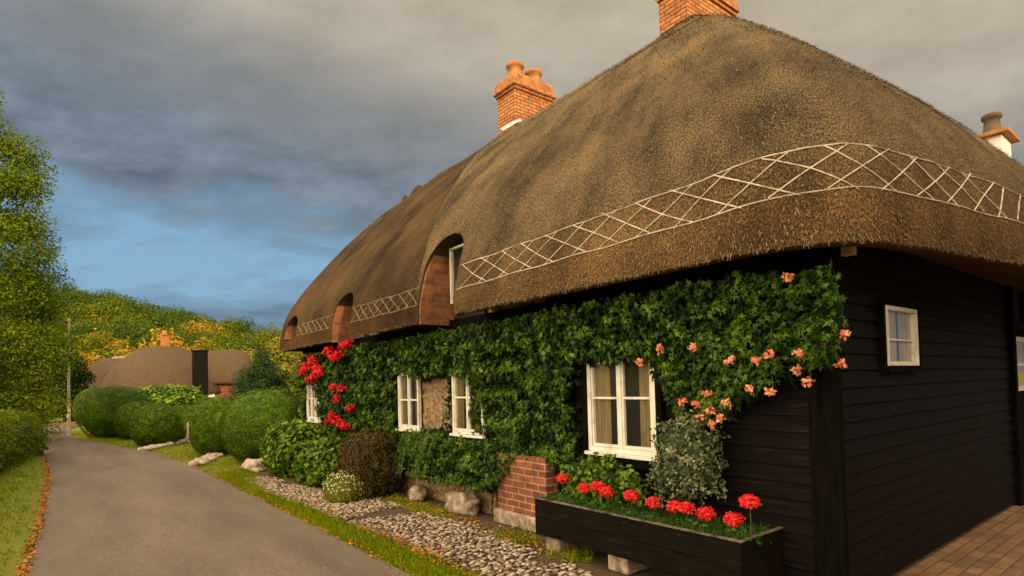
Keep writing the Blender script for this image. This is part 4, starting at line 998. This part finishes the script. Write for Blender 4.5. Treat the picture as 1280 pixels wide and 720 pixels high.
tree('conifer', (7.0, 26.6, 0), cone_clumps(3.0, ([0, 1.0, 2.2, 3.1], [1.7, 1.8, 1.4, .7]), 60, .6, 9), .15, 16000, .16, M['conifer'], 'dark green spreading conifer above the clipped mounds', 'conifer', template=T_slim(), hang=.6, seed=9)
tree('lime_tree', (10.4, 36.4, 0), cone_clumps(4.5, ([0, 1.2, 3, 4.6], [2.0, 2.2, 1.8, .5]), 50, .8, 10), .15, 15000, .17, M['lime'], 'yellow-leaved tree beside the far corner of the cottage eave', 'tree', seed=10)
tree('garden_tree', (6.4, 19.6, 0), cone_clumps(1.9, ([0, 1.0, 2.2], [1.7, 1.7, .6]), 26, .55, 12), .1, 9000, .11, M['midgreen'], 'low yellow-green garden tree just behind the nearest clipped mound', 'tree', seed=12)
bush('leafy_shrub', (5.2, 41.0, 1.0), (1.9, 1.5, 1.05), None, 4500, .2, T_oval(), M['shrub'], 'bright green shrub below the far thatched roof', 'shrub', amp=.25, seed=31, spread=.3)
# autumn bits by the neighbour's chimney
tree('garden_tree', (20.5, 3.0, 0), cone_clumps(7.1, ([0, 3, 5.5, 7], [.7, 1.3, 1.1, .4]), 26, .6, 13), .12, 5000, .14, M['gold'], 'golden tree top at the white neighbouring chimney', 'tree', seed=13)

# wood on the hill
def proto_tree(seed, mat, spread, H):
    rng = np.random.default_rng(seed); cl = []
    for k in range(15):
        a = rng.random()*6.28; z = H*(.38+.5*rng.random()); rad = spread*(1-abs(z/H-.55)*1.1)*rng.random()**.6
        cl.append((rad*math.cos(a), rad*math.sin(a), z, spread*.42*rng.uniform(.7, 1.15)))
    cl.append((0, 0, H*.9, spread*.4))
    return tree('wood_tree', (0, 0, 0), cl, .22, 1500, .42, mat, 'x', 'tree', seed=seed)
kinds = [('gold', 'golden autumn tree in the wood on the lower hillside', 4.4, 7.5), ('gold', 'golden autumn tree in the wood on the lower hillside', 3.8, 8.5), ('midgreen', 'yellow-green tree in the wood on the middle hillside', 4.2, 8.0), ('deepgreen', 'dark green tree in the wood near the hill crest', 4.4, 8.5), ('midgreen', 'yellow-green tree in the wood on the middle hillside', 3.8, 7.2), ('deepgreen', 'dark green tree in the wood near the hill crest', 4.0, 7.5)]
protos = [proto_tree(50+i, M[k[0]], k[2], k[3]) for i, k in enumerate(kinds)]
used = [False]*len(protos)
def place_tree(x, y, k, sc, rz, label=None):
    src = protos[k]
    if not used[k]: r_ = src; used[k] = True
    else:
        r_ = src.copy(); COL.objects.link(r_)
        for ch in list(src.children):
            c = ch.copy(); COL.objects.link(c); c.parent = r_
    r_.location = (x, y, hillh(x, y)-.3); r_.rotation_euler = (0, 0, rz); r_.scale = (sc, sc, sc*random.uniform(.85, 1.15))
    r_['label'] = label or kinds[k][1]; r_['group'] = {'g': 'golden trees on the hillside', 'm': 'yellow-green trees on the hillside', 'd': 'dark trees near the hill crest'}[kinds[k][0][0]]
cnt = 0; y = 66.0
while y < 232:
    dl = -.06*y-9; x_hi = .36*y+8; x = -8 + (-.05*(y-66)) + random.uniform(0, 4)
    step = np.interp(y, [66, 120, 232], [5.6, 6.4, 8.2])
    while x < x_hi:
        xx, yy2 = x+random.uniform(-1.6, 1.6), y+random.uniform(-1.6, 1.6)
        e = (y-66)/166+.08+random.gauss(0, .11)+.25*mnoise.noise(Vector((xx*.03, yy2*.03, 0)))
        k = random.choice((0, 1, 0, 1, 2, 4)) if e < .30 else (random.choice((2, 4, 2, 4, 0, 3)) if e < .55 else random.choice((3, 5, 3, 5, 3, 4)))
        place_tree(xx, yy2, k, random.uniform(.72, 1.2)*np.interp(y, [66, 110], [.72, 1]), random.uniform(0, 6.28)); cnt += 1
        x += step
    y += step*.92
print('hill trees', cnt)

# ------------------------------------------------------------------ far thatched cottage
far = thing('far_cottage', (6.5, 50, 0), 'distant domed thatched cottage with black boarded gable and short orange chimney', 'cottage')
def dome_roof(name, c, rx, ry, z0, z1, mat, parent, pw=2.3, ridge=.25, rot=0.0):
    n, mrg = 56, 20; V = []; ca, sa = math.cos(rot), math.sin(rot)
    for i in range(n):
        a = i/n*2*math.pi
        ex = (abs(math.cos(a))**pw+abs(math.sin(a))**pw)**(-1/pw)
        for j in range(mrg):
            t = j/(mrg-1); s = 1-(1-math.cos(t*math.pi/2))**.80*(1.0); 
            z = z0+(z1-z0)*math.sin(t*math.pi/2)**1.05
            kx = ridge+(1-ridge)*s; ky = s
            x = math.cos(a)*ex*rx*kx; y = math.sin(a)*ex*ry*ky
            V.append((c[0]+x*ca-y*sa, c[1]+x*sa+y*ca, z+.05*mnoise.noise(Vector((x*.7, y*.7, 0)))*t))
    F = [(i*mrg+j, ((i+1) % n)*mrg+j, ((i+1) % n)*mrg+j+1, i*mrg+j+1) for i in range(n) for j in range(mrg-1)]
    F.append(tuple(i*mrg for i in range(n))[::-1])
    b = MB(); b.add(V, F); o = b.build(name, mat, parent, 0, True)
    uvl = o.data.uv_layers.new(name='UVMap'); per = 2*math.pi*(rx+ry)/2
    for p in o.data.polygons:
        for li in p.loop_indices:
            vi = o.data.loops[li].vertex_index; i, j = divmod(vi, mrg); uvl.data[li].uv = (i/n*per, j/(mrg-1)*(z1-z0)*1.4)
    return o
dome_roof('roof', (6.2, 50.5, 0), 4.1, 3.8, 1.5, 5.15, M['thatchfar'], far, 2.1, .12, .25)
dome_roof('roof', (9.9, 50.5, 0), 2.9, 2.6, 2.2, 4.9, M['thatchfar'], far, 3.2, .55, -.25)
MB().box((3.2, 48.2, 0), (9.2, 53, 2.2)).build('wall', M['render_white'], far)
MB().box((8.2, 48.6, 0), (12.0, 51.5, 2.45)).build('wall', M['brick'], far)
c_ = MB(); c_.box((7.5, 45.9, 1.15), (8.35, 46.9, 4.5)); c_.box((7.45, 45.85, 1.0), (8.4, 46.95, 1.15)); c_.box((7.45, 45.85, 4.5), (8.4, 46.95, 4.6)); bg_ = c_.build('boarded_gable', M['black'], far, .02)
p_ = MB(); p_.box((7.6, 46.1, 0), (7.75, 46.25, 1.0)); p_.box((8.1, 46.1, 0), (8.25, 46.25, 1.0)); p_.box((7.6, 46.6, 0), (7.75, 46.75, 1.0)); p_.build('gable_posts', M['blackpost'], far)
fc = MB().box((6.0, 50.2, 4.9), (6.55, 50.75, 5.9)).build('chimney', M['chimbrick'], far, .02)
MB().lathe((6.27, 50.47, 6.0), [(.2, 0), (.17, .3), (.2, .34), (.14, .34)], 12).build('chimney_pot', M['pot'], fc)
sh = thing('far_outbuilding', (3.5, 60, 0), 'little thatched outbuilding left of the domed thatched cottage', 'outbuilding')
dome_roof('roof', (4.4, 61.0, 0), 3.2, 3.0, 2.0, 4.75, M['thatchfar'], sh, 2.6, .4, .3)
MB().box((2.4, 59.2, 0), (6.4, 63, 2.5)).build('wall', M['render_white'], sh)
MB().tube([(3.6, 61, 4.7), (4.4, 61.1, 4.82), (5.2, 61.2, 4.7)], .16, 8).build('ridge_roll', M['sparold'], sh, 0, True)

# neighbour's house behind the cottage, white chimney
nb = thing('neighbour_house', (20, 5, 0), 'white house behind the cottage showing its white chimney over the roof', 'house')
MB().box((17.6, 3.2, 0), (27, 9.5, 4.2)).build('wall', M['render_white'], nb)
MB().prism([(2.9, 4.1), (9.8, 4.1), (6.35, 7.0)], 'x', 17.3, 27.3).build('roof', M['pot'], nb)
nc = MB(); nc.box((19.25, 3.72, 4.0), (20.2, 4.22, 7.75)); ncs = nc.build('chimney', M['render_white'], nb, .01)
cp = MB(); cp.box((19.08, 3.55, 7.753), (20.37, 4.39, 7.85)); cp.build('cornice', M['pot'], ncs, .015)
MB().lathe((19.62, 3.98, 7.85), [(.28, 0), (.22, .08), (.18, .30), (.17, .46), (.22, .48), (.23, .56), (.20, .6), (.13, .6)], 18).build('chimney_pot', M['potdark'], ncs, 0, True)

# ------------------------------------------------------------------ pole, stones
pole = thing('thin_pole', (.27, 28.8, 0), 'thin pale wooden pole standing at the left of the lane', 'pole')
MB().tube([(.27, 28.8, 0), (.27, 28.8, 2.2), (.30, 28.8, 4.55)], [.06, .05, .04], 8).build('post', M['polewood'], pole)
MB().lathe((.30, 28.8, 4.55), [(.06, 0), (.06, .05), (.02, .1)], 8).build('cap', M['polewood'], pole)
def stone(name, c, r, mat, label, group=None, seed=0, power=2.4):
    o = blob(name, c, r, mat, None, 3, .35, 1.3, seed=seed, power=power); return tag(o, label, 'stone', group)
stone('boulder', (3.97, 7.3, .08), (.12, .17, .13), M['boulder'], 'rounded buff boulder right of the bronzed bush', None, 2)
stone('boulder', (4.0, 6.2, .08), (.12, .34, .17), M['boulder'], 'low broad stone at the wall foot left of the brick pier', None, 3)
stone('boulder', (3.15, 12.5, .06), (.26, .36, .15), M['palestone'], 'flat pinkish stone between the bright shrub and the nearest mound', None, 4)
us = stone('standing_stone', (3.24, 20.75, .30), (.11, .09, .36), M['palestone'], 'upright pale stone beside the flint edging', None, 6, 3.0)
def edging(a, b, n, label, grp, seed):
    random.seed(seed)
    for k in range(n):
        u = (k+.5)/n; x = a[0]+(b[0]-a[0])*u+random.gauss(0, .07); y = a[1]+(b[1]-a[1])*u+random.gauss(0, .07); r_ = random.uniform(.045, .10)
        o = blob('flint', (x, y, .03), (r_*1.3, r_, r_*.8), M['palestone'], None, 2, .3, 1.4, seed=k+seed, power=2.4); tag(o, label, 'stone', grp)
edging((1.75, 19.2), (3.4, 21.5), 46, 'pale flint in the row in front of the far round yew mounds', 'flints edging the far mounds', 4)
edging((2.35, 14.3), (3.0, 15.9), 26, 'pale flint in the row beside the second yew mound', 'flints beside the second mound', 5)

# ------------------------------------------------------------------ unseen trees behind the viewer, put there to shade the lane and cottage
BK = [(-9, -17), (-3.5, -15.5), (1.5, -16.5), (6.5, -15), (11.5, -16.5), (16, -15.5), (21, -17)]
for k, (x, y) in enumerate(BK):
    tree('back_tree', (x, y, 0), cone_clumps(10.2+1.0*math.sin(k*2.3), ([0, 1.5, 5, 8, 10.5], [2.2, 3.2, 3.8, 3.0, .9]), 60, 1.5, 100+k), .3, 6500, .55, M['darktree'], 'unseen dark leafy tree behind the viewpoint to shade the lane', 'tree', 'trees behind the viewpoint', seed=100+k)
